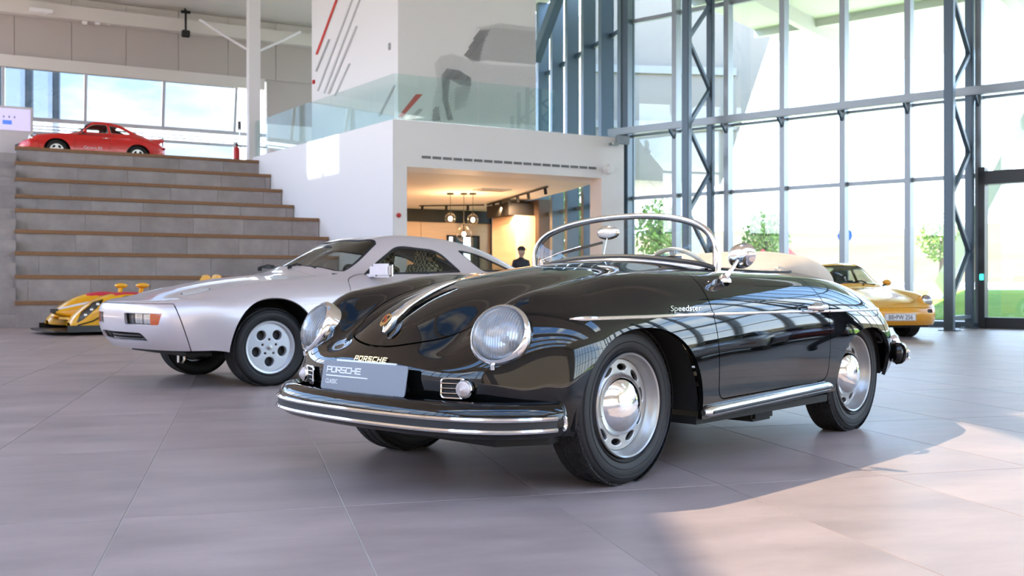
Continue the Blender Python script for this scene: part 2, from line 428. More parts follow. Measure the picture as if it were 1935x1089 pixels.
def roundpoly(pts, r, n=6):
    """polygon with rounded corners; r scalar or list"""
    out = []; m = len(pts); R = r if hasattr(r, '__len__') else [r]*m
    for i in range(m):
        p = np.array(pts[i], float); a = np.array(pts[i-1], float)-p; b = np.array(pts[(i+1) % m], float)-p
        la, lb = np.linalg.norm(a), np.linalg.norm(b); q = min(R[i], la*.48, lb*.48)
        if q <= 0: out.append(tuple(p)); continue
        s0 = p+a/la*q; s1 = p+b/lb*q
        for k in range(n+1):
            t = k/n; out.append(tuple((1-t)**2*s0+2*t*(1-t)*p+t*t*s1))
    return out
def side_at(A, x, z, side=1, off=0.0):
    """point on the body side at forward position x and height z"""
    V = A.reshape(-1, 3); k = np.where(V[:, 1]*side > .25)[0]; d = (V[k, 0]-x)**2+(V[k, 2]-z)**2
    q = np.argsort(d)[:4]; wgt = 1/(d[q]+1e-7); y = (V[k[q], 1]*wgt).sum()/wgt.sum(); return Vector((x, y+side*off, z))
def top_at(A, x, y, off=0.0):
    V = A.reshape(-1, 3); k = np.where(V[:, 2] > .35)[0]; d = (V[k, 0]-x)**2+(V[k, 1]-y)**2
    q = np.argsort(d)[:4]; wgt = 1/(d[q]+1e-7); z = (V[k[q], 2]*wgt).sum()/wgt.sum(); return Vector((x, y, z+off))
# ---------------------------------------------------------------- the hall
def XY(u, Y): return (u-CXP)/FPX*Y
def ZV(v, Y): return EYE+(CYP-v)/FPX*Y
D1 = Vector((.8894, .4572)); DN = Vector((-.4572, .8894))        # gallery front: along, and into the building
C0 = Vector((2.97, 25.1)); DF = Vector((.783, -.622)); DO = Vector((.622, .783))    # big glass front: along, outward
DG = Vector((-.318, .948)); DGO = Vector((.948, .318))           # glass side wall: along, outward
C1 = C0+DF*35.62
def V3(p, z): return (p[0], p[1], z)
ZROOF = 9.6
HALL = [(-18, -14), (C1.x, -14), tuple(C1), tuple(C0), tuple(C0+DG*14), (-18, 40)]

# floor of separate large tiles
E1 = Vector((.9653, .2611)); ang = math.atan2(E1.y, E1.x)
fl = struct(MB().prism(HALL, -.30, -.0022).build('floor', GROUT))
TW, TL, GP = .75, 1.5, .0042
tbm = MB(); b = .0012; w2, l2 = TW/2-GP/2, TL/2-GP/2
tbm.add([(-w2, -l2, -.010), (w2, -l2, -.010), (w2, l2, -.010), (-w2, l2, -.010), (-w2, -l2, -b), (w2, -l2, -b), (w2, l2, -b), (-w2, l2, -b), (-w2+b, -l2+b, 0), (w2-b, -l2+b, 0), (w2-b, l2-b, 0), (-w2+b, l2-b, 0)],
        [(0, 1, 5, 4), (1, 2, 6, 5), (2, 3, 7, 6), (3, 0, 4, 7), (4, 5, 9, 8), (5, 6, 10, 9), (6, 7, 11, 10), (7, 4, 8, 11), (8, 9, 10, 11)])
t0 = tbm.build('tile', TILE, fl); tme = t0.data; bpy.data.objects.remove(t0)
org = Vector((-.608, 3.602)); E2 = Vector((-E1.y, E1.x)); cand = []
def inhall(p, m=0):
    p = Vector(p)
    return (p-C0).dot(DO) < -m and (p-C0).dot(DGO) < -m or ((p-C0).dot(DO) < -m and (p-C0).dot(DGO) < -m)
for i in range(-40, 48):
    for j in range(-14, 26):
        c = org+E1*(i+.5)*TW+E2*(j+.5)*TL
        if c.x < -17.5 or c.y < -13.5 or c.x > C1.x or c.y > 38: continue
        if (c-C0).dot(DO) > .3 or (c-C0).dot(DGO) > .5 and (c-C0).dot(DF) < 0: continue
        d = c.length; u = CXP+FPX*c.x/c.y if c.y > .8 else 1e6
        vis = c.y > 1.6 and -330 < u < 1935+330
        cand.append((0 if vis else 1, d, c))
cand.sort(key=lambda q: (q[0], q[1])); rest = MB()
for k, (nv_, d, c) in enumerate(cand):
    if k < 300:
        o = bpy.data.objects.new('tile', tme); link(o, fl); o.location = (c.x, c.y, 0); o.rotation_euler = (0, 0, ang + (PI if random.random() < .5 else 0))
    else:
        Q = [c+E1*sx*w2+E2*sy*l2 for sx, sy in ((-1, -1), (1, -1), (1, 1), (-1, 1))]
        rest.add([V3(q, 0) for q in Q]+[V3(q, -.010) for q in Q], [(0, 1, 2, 3), (0, 4, 5, 1), (1, 5, 6, 2), (2, 6, 7, 3), (3, 7, 4, 0)])
o = rest.build('tile_field', TILE, fl); o['kind'] = 'stuff'

# roof; its skylights are unseen, added to let sun and daylight in
def rect(x0, x1, y0, y1): return [(x0, y0), (x1, y0), (x1, y1), (x0, y1)]
holes = [(-5.6, -3.3, 4.9, 8.9, SKYG), (-3.0, -.7, 4.9, 8.9, SKYG), (-14, 20, -13.0, -10.8, PANE), (-14, 20, -9.4, -7.2, PANE), (-14, 20, -6.2, -4.6, PANE), (-14, 22, -3.2, -1.0, PANE), (12, 20, 2.2, 3.6, PANE)]  # dimmed pair placed for the floor sun patch, clear rows added as fill
es, ev = Vector((-1.02, 1.37)), Vector((-.90, .384)); pc = Vector((-8.14, 26.27))  # added slanted openings, shaped to throw the sun patch on the side wall
sky2 = [[tuple(pc+es*(a+o_)+ev*b_) for a, b_ in ((-.5, -.5), (-.04, -.5), (-.04, .5), (-.5, .5))] for o_ in (0, .54)]
V, F = curve_mesh([HALL]+[rect(*h[:4]) for h in holes]+sky2, .3)
roof = MB().add([(x, y, z+ZROOF+.15) for x, y, z in V], F).build('ceiling', CEIL); struct(roof)
for h in holes: MB().box((h[0], h[2], ZROOF+.1), (h[1], h[3], ZROOF+.13)).build('added_skylight_pane', h[4], roof)
for q in sky2: MB().prism(q, ZROOF+.1, ZROOF+.13).build('added_skylight_pane', PANE, roof)
for k, y in enumerate((-10, -4, 1.5, 10.0, 15.5, 21.0)):
    mb = MB(); mb.box((-17.8, y-.12, ZROOF-.55), (22 if y < 8 else 12, y+.12, ZROOF)); mb.build('roof_beam', CEIL, roof)
struct(MB().box((-18.3, -14, -.3), (-18, 40, 3.4)).build('wall_left', WHITE))
struct(MB().box((-18.3, -14.3, -.3), (C1.x, -14, ZROOF+.3)).build('wall_back', mat('warm wall panel', (.36, .29, .23), .6)))

# glass fronts
def glazing(name, P, D, O, nb, bay, zs, ztop, mullion, mm, tm, zb=0.0, gm=None):
    st = MB().prism([tuple(P-O*.05), tuple(P+D*nb*bay-O*.05), tuple(P+D*nb*bay+O*.15), tuple(P+O*.15)], zb-.05*(zb == 0), zb+.12).build(name, FRAMEB); struct(st)
    mw, mdp = mullion
    def slab(a, b, d0, d1, z0, z1): return [tuple(P+D*a+O*d0), tuple(P+D*b+O*d0), tuple(P+D*b+O*d1), tuple(P+D*a+O*d1)], z0, z1
    for k in range(nb+1):
        MB().prism(*slab(k*bay-mw/2, k*bay+mw/2, -mdp, .06, zb+.10, ztop)).build('mullion', mm, st)
    for z, h in zs:
        MB().prism(*slab(0, nb*bay, -.05, .05, z-h/2, z+h/2)).build('transom', tm, st)
    lv = [zb+.12]+[z for z, h in zs]+[ztop]
    for k in range(nb):
        for a, b_ in zip(lv[:-1], lv[1:]):
            MB().prism(*slab(k*bay+mw/2, (k+1)*bay-mw/2, .012, .026, a+.02, b_-.02)).build('pane', gm or PANE, st)
    return st
G1 = glazing('window_1', C0, DF, DO, 26, 1.37, [(3.06, .09), (4.62, .06), (7.5, .10)], ZROOF, (.12, .20), FRAMEL, FRAMEL)
# heavy rail carried in front of the mullions on brackets
q0, q1 = C0-DO*.42-DF*.35, C0-DO*.42+DF*35
MB().bar(V3(q0, 4.70), V3(q1, 4.70), .16, .17).build('facade_rail', FRAMEL, G1, .015)
for k in range(0, 27):
    p = C0+DF*1.37*k
    MB().bar(V3(p-DO*.16, 4.42), V3(p-DO*.42, 4.62), .05, .05).bar(V3(p-DO*.15, 4.66), V3(p-DO*.40, 4.66), .06, .06).build('rail_bracket', FRAMEB, G1)
G2 = glazing('window_2', C0, DG, DGO, 12, 1.2, [(3.07, .10), (7.42, .12)], ZROOF, (.20, .30), FRAMEB, FRAMEB)
struct(MB().bar((XY(1012, 27.6), 27.6, ZV(112, 27.6)), (XY(1075, 25.6), 25.6, ZV(-60, 25.6)), .22, .30).build('trim_2', FRAMEB))
GR = glazing('window_3', C1, Vector((0, -1)), Vector((1, 0)), 10, 1.66, [(3.06, .1), (6.3, .1)], ZROOF, (.12, .2), FRAMEL, FRAMEL)
GL = glazing('window_added', Vector((-18.15, 39.5)), Vector((0, -1)), Vector((-1, 0)), 24, 2.22, [(6.4, .1)], ZROOF, (.12, .2), FRAMEL, FRAMEL, zb=3.4, gm=LEFTG)  # unseen left glazing, added to brighten the hall from that side
# corner post and door frame
mb = MB(); mb.prism([tuple(C0+DF*a+DO*b_) for a, b_ in ((-.14, -.26), (.10, -.26), (.10, .08), (-.14, .08))], 0, ZROOF); mb.build('corner_post', FRAMEB, G1)
dp = C0+DF*(8.14+.16)
mb = MB(); mb.prism([tuple(dp+DF*a+DO*b_) for a, b_ in ((-.07, -.24), (.05, -.24), (.05, .05), (-.07, .05))], 0, 3.2)
mb.prism([tuple(dp+DF*a+DO*b_) for a, b_ in ((-.07, -.24), (2.8, -.24), (2.8, .02), (-.07, .02))], 2.86, 3.12)
mb.prism([tuple(dp+DF*a+DO*b_) for a, b_ in ((-.07, -.20), (2.8, -.20), (2.8, .02), (-.07, .02))], 0.0, .22)
dr = struct(mb.build('door_1', mat('dark door frame', (.018, .022, .026), .4)))
MB().box((-.03, -.03, -.06), (.03, .03, .06)).xf(Matrix.Translation(V3(dp-DO*.26, 1.02))).build('door_switch', mat('green switch', (.02, .35, .28), .4, emit=(.05, .9, .7), es=.4), dr, .005)

# lattice columns
def lattice(s, depth, name, label):
    a = C0+DF*s-DO*.34; b_ = a-DO*depth
    t = thing(name, label, 'steel column', V3((a+b_)/2, 0), math.atan2(DO.y, DO.x), 'lattice columns behind the glass front')
    h = depth/2
    for x, wd in ((h, .15), (-h, .17)): MB().box((x-wd/2, -wd/2, 0), (x+wd/2, wd/2, ZROOF)).build('chord', FRAMEB, t, .012)
    z = .55; k = 0; st = .98
    MB().box((-h, -.05, .20), (h, .05, .27)).build('base_tie', FRAMEB, t)
    while z+st < ZROOF+.5:
        x0, x1 = (h, -h) if k % 2 else (-h, h)
        MB().bar((x0*.92, 0, z), (x1*.92, 0, min(z+st, ZROOF)), .075, .085).build('diagonal', FRAMEB, t); z += st; k += 1
    for x in (h, -h): MB().box((x-.16, -.16, 0), (x+.16, .16, .02)).build('foot_plate', FRAMEB, t)
    return t
lattice(2.42, 1.15, 'lattice_column', 'slate blue steel lattice column rising behind the black car windscreen')
lattice(8.10, 1.45, 'lattice_column', 'slate blue steel lattice column beside the glass door')
for s in (14, 20, 26): lattice(s, 1.45, 'lattice_column', 'slate blue steel lattice column further along the glass front')

# white gallery box
W0 = Vector((-2.63, 22.0)); W1 = W0+D1*6.09; DLW = Vector((-.596, .803)); DLN = Vector((.803, .596)); ZP = 4.54
W2 = W0+DLW*8.6
def quad(p, d, n, a, b_, c, e): return [tuple(p+d*a+n*c), tuple(p+d*b_+n*c), tuple(p+d*b_+n*e), tuple(p+d*a+n*e)]
struct(MB().prism([tuple(W0), tuple(W0+D1*.02+DN*.02), tuple(W0+DLN*.3+DLW*.4), tuple(W2+DLN*.3), tuple(W2)], 0, ZP).build('wall_white_side', WHITE))
mb = MB(); mb.prism(quad(W0, D1, DN, .012, 6.09, 0, .95), 3.51, ZP); mb.prism(quad(W0, D1, DN, .012, .33, 0, .95), 0, 3.51); mb.prism(quad(W0, D1, DN, 5.44, 6.09, 0, .55), 0, 3.51)
gf = struct(mb.build('wall_gallery_front', WHITE))
struct(MB().prism([tuple(W0+DN*.95+D1*.3), tuple(W0+DN*.95+D1*5.9), tuple(C0+DG*2.6-DGO*.5), tuple(C0+DG*13-DGO*.5), tuple(W0+DN*14-D1*2)], 3.52, 4.46).build('ceiling_shop', mat('shop ceiling', (.78, .74, .70), .7)))
# upper white volume
U0 = Vector((XY(752, 22.85), 22.85)); U1 = U0+D1*3.6; U2 = U0+DLW*4.55
struct(MB().prism([tuple(U0), tuple(U1), tuple(U1+DN*5), tuple(U2+DLN*4), tuple(U2)], ZP-.06, ZROOF).build('wall_upper_volume', WHITE))
struct(MB().prism([tuple(W0+DN*.05+D1*.05), tuple(W1+DN*.05-D1*.05), tuple(W1+DN*.5-D1*.2), tuple(C0+DG*2.5-DGO*.6), tuple(C0+DG*13-DGO*.6), tuple(W2+DLN*.3), tuple(W0+DLN*.3+DLW*.4)], ZP-.09, ZP-.045).build('floor_gallery', STONE))
# glass balustrade panes
bal = thing('glass_balustrade', 'frameless green tinted glass balustrade on the white gallery edge', 'balustrade', V3(W0, ZP))
def railpane(p, q, n):
    mb = MB(); mb.prism([tuple(Vector(p)-W0), tuple(Vector(q)-W0), tuple(Vector(q)+n*.014-W0), tuple(Vector(p)+n*.014-W0)], -.02, 1.03); mb.build('pane', RAILG, bal)
for k in range(8): railpane(W0+DLW*(.06+1.04*k)+DLN*.06, W0+DLW*(.06+1.04*k+1.025)+DLN*.06, DLN)
for k in range(2): railpane(W0+D1*(.07+2.05*k)+DN*.06, W0+D1*(.07+2.05*k+2.03)+DN*.06, DN)
MB().prism([tuple(x-W0) for x in (W0+DLW*8.4+DLN*.02, W0+DLN*.05+DLW*.03, W0+DLN*.10+DLW*.05, W0+DLW*8.4+DLN*.10)], -.002, .015).build('clamp_rail', CHROMED, bal)
MB().prism([tuple(Vector(q)-W0) for q in quad(W0, D1, DN, .05, 4.3, .03, .10)], -.002, .015).build('clamp_rail', CHROMED, bal)

# tribune steps
SC = .95
def lastwall(P):      # meeting of a step edge with the white side wall
    a = np.array([[D1.x, -DLW.x], [D1.y, -DLW.y]]); r = np.linalg.solve(a, np.array([W0.x-P.x, W0.y-P.y])); return r[0]
LV = [569.2, 519.6, 475.0, 433.6, 393.9, 367.5, 335.4, 304.6, 276.5]; YS = [21.0, 21.25, 22.0, 22.5, 23.0, 24.4, 25.1, 25.8, 26.6]
steps = []
for v, y in zip(LV, YS):
    Y = y*SC; P = Vector((XY(30, Y), Y)); steps.append((P, ZV(v, Y)))
P1 = steps[0][0]
tri = thing('tribune_steps', 'wide grey stone seating steps with oak edged treads below the red coupe', 'steps', V3(P1, 0))
zb = 0.0
for k, (P, z) in enumerate(steps):
    L = lastwall(P)-.02; nx = steps[k+1][0] if k < 8 else P+DN*.95
    run = max((nx-P).dot(DN), .15)+.25
    MB().prism([tuple(P-P1+D1*a+DN*b_) for a, b_ in ((0, .03), (L, .03), (L-.2 if k < 8 else L-.75, run), (0, run))], zb, z-.01).build('step_core', STONE, tri)
    n = int(round(L/1.18)); off = (k % 3)*.22; ed = sorted({0, L} | {min(max(i*1.18+off, 0), L) for i in range(0, n+1)})
    for a, b_ in zip(ed[:-1], ed[1:]):
        if b_-a > .05: MB().prism([tuple(P-P1+D1*x+DN*y) for x, y in ((a+.003, 0), (b_-.003, 0), (b_-.003, .032), (a+.003, .032))], zb+.002, z-.085).build('slab', STONE, tri)
    MB().prism([tuple(P-P1+D1*x+DN*y) for x, y in ((-.02, -.03), (L, -.03), (L, .30), (-.02, .30))], z-.08, z).build('nosing_board', WOOD, tri)
    zb = z-.02
ZPL = steps[-1][1]; ZLOW = ZPL-.03
# narrow walking stair beside it
sta = thing('walking_stair', 'narrow dark grey stone walking stair at the far left', 'stairs', V3(P1-D1*.05, 0))
for k in range(17):
    f = (k+1)/2; i0 = min(int(f), 8); fr = f-i0; 
    if f < 1: P = P1; z = steps[0][1]*.5
    else:
        a = steps[i0-1]; c = steps[min(i0, 8)]; P = a[0].lerp(c[0], fr); z = a[1]+(c[1]-a[1])*fr
    MB().prism([tuple(P-P1+D1*x+DN*y) for x, y in ((.05, .04+.10*(k % 2)), (-2.4, .04+.10*(k % 2)), (-2.4, 1.2), (.05, 1.2))], max(z-.9, 0), z).build('step', STONE, sta)
# upper platform
struct(MB().prism([tuple(steps[8][0]+DN*1.21-D1*6), tuple(steps[8][0]+DN*1.21+D1*5.2), tuple(steps[8][0]+DN*5.2+D1*4.1), tuple(steps[8][0]+DN*5.2-D1*6)], ZLOW-.35, ZLOW).build('floor_platform', STONE))
# window band behind the platform
BY = 28.2; KB = BY/26.6; B0 = Vector((XY(-170, BY), BY)); BL = 12.3
def HZ(z): return EYE+(z-EYE)*KB
bw = struct(MB().prism(quad(B0, D1, DN, 0, BL-2.3, -.12, .12), HZ(6.95), HZ(7.28)).build('window_4', CEIL))
def lean(a, z0, z1, wdt, dpt, off, nm, m):
    p0 = B0+D1*a+DN*off; p1 = B0+D1*a+DN*(off-(z1-z0)*.22); return MB().bar(V3(p0, z0), V3(p1, z1), wdt, dpt, (D1.x, D1.y, 0)).build(nm, m, bw)
MULL = mat('pale window bar', (.50, .52, .56), .5)
for a in (.16, 2.35, 4.59, 6.86, 9.1): lean(a, HZ(5.62), HZ(6.96), .07, .09, .30, 'mullion', MULL); MB().bar(V3(B0+D1*a+DN*.32, 4.3), V3(B0+D1*a+DN*.32, HZ(5.3)), .06, .06).build('mullion', MULL, bw)
MB().prism(quad(B0, D1, DN, 0, BL-2.2, .20, .40), HZ(5.54), HZ(5.64)).build('transom', MULL, bw)
for z in (5.28, 5.36, 5.45): MB().prism(quad(B0, D1, DN, 0, BL-2.2, .55, .62), HZ(z)-.02, HZ(z)+.02).build('transom', MULL, bw)
MB().prism(quad(B0, D1, DN, 0, BL-2.2, .22, .38), HZ(5.18), HZ(5.25)).build('transom', MULL, bw)
for a, c in zip((.16, 2.35, 4.59, 6.86), (2.35, 4.59, 6.86, 9.1)):
    A_ = B0+D1*(a+.05)+DN*.32; C_ = B0+D1*(c-.05)+DN*.32
    mobj('pane', [V3(A_, HZ(5.64)), V3(C_, HZ(5.64)), V3(C_-DN*.29, HZ(6.95)), V3(A_-DN*.29, HZ(6.95))], [(0, 1, 2, 3)], BANDG, bw)
    mobj('pane', [V3(A_, 4.3), V3(C_, 4.3), V3(C_, HZ(5.2)), V3(A_, HZ(5.2))], [(0, 1, 2, 3)], BANDG, bw)
wf = MB()
wf.prism(quad(B0, D1, DN, -4, 14.5, .06, .26), HZ(7.25), ZROOF)
wf.prism(quad(B0, D1, DN, BL-2.2, 14.5, .06, .26), HZ(5.9), HZ(7.26))
fw = struct(wf.build('wall_fascia', FASCIA))
struct(MB().prism(quad(B0, D1, DN, BL-2.2, 14.5, 0, .26), ZPL-.3, HZ(5.92)).build('wall_landing', WHITE))
for k in range(9): MB().prism(quad(B0, D1, DN, -2+k*1.55, -2+k*1.55+1.535, .025, .065), HZ(7.30), HZ(8.42)).build('panel', FASCIA, fw)
struct(MB().prism(quad(B0, D1, DN, -4, 14.5, -.30, .06), HZ(8.42), HZ(8.80)).build('trim_1', CEIL))
for k in range(9): MB().prism(quad(B0, D1, DN, -2+k*1.55, -2+k*1.55+1.535, .025, .065), HZ(8.84), ZROOF-.02).build('panel', CEIL, fw)
# white column with braces
cy = 28.6; cp_ = Vector((XY(479, cy), cy))
cl = thing('column', 'square white column beside the window band above the steps', 'column', V3(cp_, ZPL), math.atan2(D1.y, D1.x))
MB().box((-.165, -.165, 0), (.165, .165, ZROOF-ZPL)).build('shaft', WHITE, cl, .01)
for sx in (1, -1): MB().tube([(sx*.12, 0, 7.62-ZPL), (sx*.75, .15, 7.98-ZPL), (sx*1.45, .30, 8.42-ZPL)], .035, 8).build('brace', WHITE, cl)
# items on the fascia
def onfas(u, v, off=-.32):      # point in front of the fascia beam
    dx = (u-CXP)/FPX; P = B0+DN*off; s = (dx*P.y-P.x)/(D1.x-dx*D1.y); Q = P+D1*s; return Vector((Q.x, Q.y, ZV(v, Q.y)))
q = onfas(351, 30, -.5)
sp = thing('spotlight', 'black spotlight on a drop rod below the white beam', 'spotlight', q, math.atan2(D1.y, D1.x))
MB().box((-.14, -.05, .08), (.14, .05, .16)).build('mount', BLACK, sp, .01); MB().tube([(0, 0, .10), (0, 0, -.48)], .035, 8).build('rod', BLACK, sp); MB().box((-.12, -.10, -.66), (.12, .10, -.46)).build('lamp_head', BLACK, sp, .02); MB().tube([(0, 0, .16), (0, .42, .40)], .03, 8).build('arm', BLACK, sp)
for k, (u, lab) in enumerate(((160, 'small white box lamp under the beam, leftmost of three'), (184, 'small white box lamp under the beam, middle of three'), (205, 'small white box lamp under the beam, rightmost of three'))):
    q = onfas(u, 42, -.15); t = thing('box_lamp', lab, 'lamp', q, math.atan2(D1.y, D1.x), 'white box lamps under the beam')
    MB().box((-.075, -.075, -.08), (.075, .075, .10)).build('housing', WHITE, t, .02); MB().lathe([(.055, -.081), (0, -.081)], 16, 'z').build('lens', mat('lamp opal', (.8, .8, .78), .4), t)
q = onfas(78, 17, -.42); sd_ = thing('ceiling_detector', 'flat white detector on the underside of the beam', 'detector', q, math.atan2(D1.y, D1.x))
MB().box((-.32, -.12, -.10), (.32, .12, .0)).build('housing', WHITE, sd_, .02); MB().lathe([(.05, -.13), (.08, -.10)], 16, 'z', (.1, 0, 0)).build('dome', WHITE, sd_)
# ---------------------------------------------------------------- shop under the gallery
WARMW = noise_mat('plywood wall', (.62, .43, .29), (.70, .50, .35), 1.3, .55, stretch=(.4, .4, 5))
SB = W0+DN*11.0
bk = struct(MB().prism(quad(SB, D1, DN, -3, 9.4, 0, .2), 0, 3.52).build('wall_shop_back', WARMW))
for k in range(8): MB().prism(quad(SB, D1, DN, -2.4+k*1.5, -2.4+k*1.5+1.488, -.03, 0), .05, 3.08).build('panel', WARMW, bk)
MB().prism(quad(SB, D1, DN, -3, 9.4, -.10, 0), 3.08, 3.515).build('dark_band', mat('dark brown band', (.008, .006, .005), .6), bk)
struct(MB().prism(quad(W0+D1*.30, DN, -D1, .9, 11.0, 0, .15), 0, 3.52).build('wall_shop_side', WARMW))
q = Vector((XY(997, 30.4), 30.4))
cb = thing('cabinet', 'tall plywood cabinet with a dark upper box at the shop side', 'cabinet', V3(q, 0), math.atan2(D1.y, D1.x))
MB().box((-.42, 0, 0), (.26, 1.6, 3.02)).build('body', WARMW, cb); MB().box((-.42, -.02, .05), (-.06, 0, 2.98)).build('door', WARMW, cb); MB().box((-.05, -.02, .05), (.29, 0, 2.98)).build('door', WARMW, cb)
MB().box((-.62, .05, 3.03), (.26, 1.6, 3.40)).build('upper_box', mat('dark brown band', (.008, .006, .005), .6), cb)
q = Vector((XY(1020, 30.2), 30.2)); struct(MB().prism(quad(q, D1, DN, .02, .50, .1, 2.0), 0, 3.51).build('wall_shop_dark', mat('dark brown wall', (.05, .028, .018), .6)))
# framed mirror on the back wall
q = Vector((XY(895, 34.0), 34.0)); s = (q-SB).dot(D1); P = SB+D1*s-DN*.05
mi = thing('wall_mirror', 'tall dark framed mirror on the plywood shop wall', 'mirror', V3(P, .35), math.atan2(D1.y, D1.x))
for a, b_, c, d in ((-.62, -.55, 0, 2.3), (.55, .62, 0, 2.3), (-.62, .62, 0, .06), (-.62, .62, 2.24, 2.3)): MB().box((a, -.06, c), (b_, 0, d)).build('frame', BLACK, mi)
MB().box((-.55, -.02, .06), (.55, -.01, 2.24)).build('mirror_glass', mat('mirror glass', (.85, .86, .85), .02, 1.0), mi)
# pendant globes
GLOBE = glass_mat('globe glass', (.97, .93, .86), 1.45); BULB = mat('warm bulb', (1, .8, .5), .4, emit=(1, .62, .28), es=22)
for u, v, r, lab in ((851, 413, .155, 'clear glass globe pendant lamp, left of the upper two in the shop'), (893.5, 415, .160, 'clear glass globe pendant lamp, right of the upper two in the shop'), (876.5, 442, .225, 'large clear glass globe pendant lamp hanging lowest in the shop')):
    Y = 28.4; z = ZV(v, Y); t = thing('pendant_lamp', lab, 'lamp', (XY(u, Y), Y, z), 0, 'globe pendants in the shop')
    MB().ball((0, 0, 0), r, n=24, m=16).build('globe', GLOBE, t); MB().ball((0, 0, -.01), .05, .05, .065).build('bulb', BULB, t)
    MB().tube([(0, 0, .05), (0, 0, r+.06)], .03, 10).build('socket', BLACK, t); MB().tube([(0, 0, r), (0, 0, 3.51-z)], .007, 6).build('cord', BLACK, t); MB().lathe([(.0, 3.47-z), (.10, 3.475-z), (.10, 3.515-z)], 20, 'z').build('canopy', BLACK, t)
    L = bpy.data.lights.new('bulb_light', 'POINT'); L.energy = 42; L.color = (1, .60, .30); L.shadow_soft_size = .06; lo = bpy.data.objects.new('bulb_light', L); link(lo, t); lo.location = (0, 0, -.01)
# track lights
def ceilpt(u, v): Y = FPX*(3.50-EYE)/(CYP-v); return Vector((XY(u, Y), Y, 3.50))
a, b_ = ceilpt(921, 386.5), ceilpt(1034, 352)
tr = thing('track_light', 'black track rail with spots on the shop ceiling', 'track light', a); d = b_-a
MB().bar((0, 0, -.02), d+Vector((0, 0, -.02)), .05, .04).build('rail', BLACK, tr)
for f in (.12, .25, .40, .55, .72, .97):
    p = d*f; MB().tube([p+Vector((0, 0, -.03)), p+Vector((.02, 0, -.20))], .045, 10).build('spot', BLACK, tr)
    L = bpy.data.lights.new('spot_light', 'SPOT'); L.energy = 62; L.color = (1, .68, .40); L.spot_size = 1.7; L.spot_blend = .8; lo = bpy.data.objects.new('spot_light', L); link(lo, tr); lo.location = p+Vector((.02, 0, -.22))
    lo.rotation_euler = Vector((.3*(1 if f > .5 else -1), -.75, .55)).to_track_quat('Z', 'Y').to_euler()
a, b_ = ceilpt(792, 388), ceilpt(915, 386.5); tr = thing('track_light', 'thin black track rail along the back of the shop ceiling', 'track light', a); d = b_-a
MB().bar((0, 0, -.02), d+Vector((0, 0, -.02)), .04, .04).build('rail', BLACK, tr)
for f in (.05, .42, .75):
    p = d*f; MB().tube([p+Vector((0, 0, -.03)), p+Vector((0, -.03, -.18))], .045, 10).build('spot', BLACK, tr)
    L = bpy.data.lights.new('spot_light', 'SPOT'); L.energy = 62; L.color = (1, .68, .40); L.spot_size = 1.8; L.spot_blend = .8; lo = bpy.data.objects.new('spot_light', L); link(lo, tr); lo.location = p+Vector((0, -.05, -.2)); lo.rotation_euler = (-.5, 0, 0)
# recessed shop ceiling light
ql = ceilpt(930, 360); t = thing('ceiling_vent', 'pale rectangular vent flush in the shop ceiling', 'vent', ql, math.atan2(D1.y, D1.x)); MB().box((-.45, -.3, -.006), (.45, .3, .02)).build('frame', mat('shop ceiling', (.78, .74, .7), .7), t)
for k in range(4): MB().box((-.4, -.24+k*.13, -.012), (.4, -.17+k*.13, -.004)).build('slat', CHROMED, t)
# gallery front fittings
def onfront(u, v, off=-.004):
    dx = (u-CXP)/FPX; P = W0+DN*off; s = (dx*P.y-P.x)/(D1.x-dx*D1.y); Q = P+D1*s; return Vector((Q.x, Q.y, ZV(v, Q.y))), s
zd = onfront(960, 307.5)[0].z; s0 = onfront(792, 297)[1]; s1 = onfront(1130, 318)[1]
P = W0+D1*s0-DN*.012; vt = thing('slot_diffuser', 'long white linear slot air outlet on the gallery front', 'air outlet', V3(P, zd), math.atan2(D1.y, D1.x))
MB().box((0, 0, -.055), (s1-s0, .012, .055)).build('frame', WHITE, vt)
for k in range(18): a = .06+k*(s1-s0-.08)/18; MB().box((a, -.006, -.030), (a+(s1-s0)/18*.84, .002, .030)).build('slot', mat('slot grey', (.16, .17, .18), .6), vt)
p, s = onfront(1147, 321, -.10); cm = thing('wall_speaker', 'round white loudspeaker at the right end of the gallery front', 'speaker', p, math.atan2(D1.y, D1.x))
MB().lathe([(.0, -.14), (.09, -.13), (.125, -.09), (.13, -.02), (.10, .03), (.06, .06)], 24, 'y').build('housing', WHITE, cm); MB().box((-.05, .04, -.05), (.12, .10, .05)).build('bracket', WHITE, cm, .01)
p, s = onfront(753, 407); al = thing('alarm_sounder', 'small red alarm sounder on the white pier', 'alarm', p, math.atan2(D1.y, D1.x))
MB().lathe([(.0, -.075), (.035, -.07), (.05, -.045), (.055, 0)], 20, 'y').build('dome', mat('alarm red', (.55, .02, .02), .35), al); MB().lathe([(.065, -.012), (.065, .006)], 20, 'y').lathe([(0, -.012), (.065, -.012)], 20, 'y').build('base', WHITE, al)
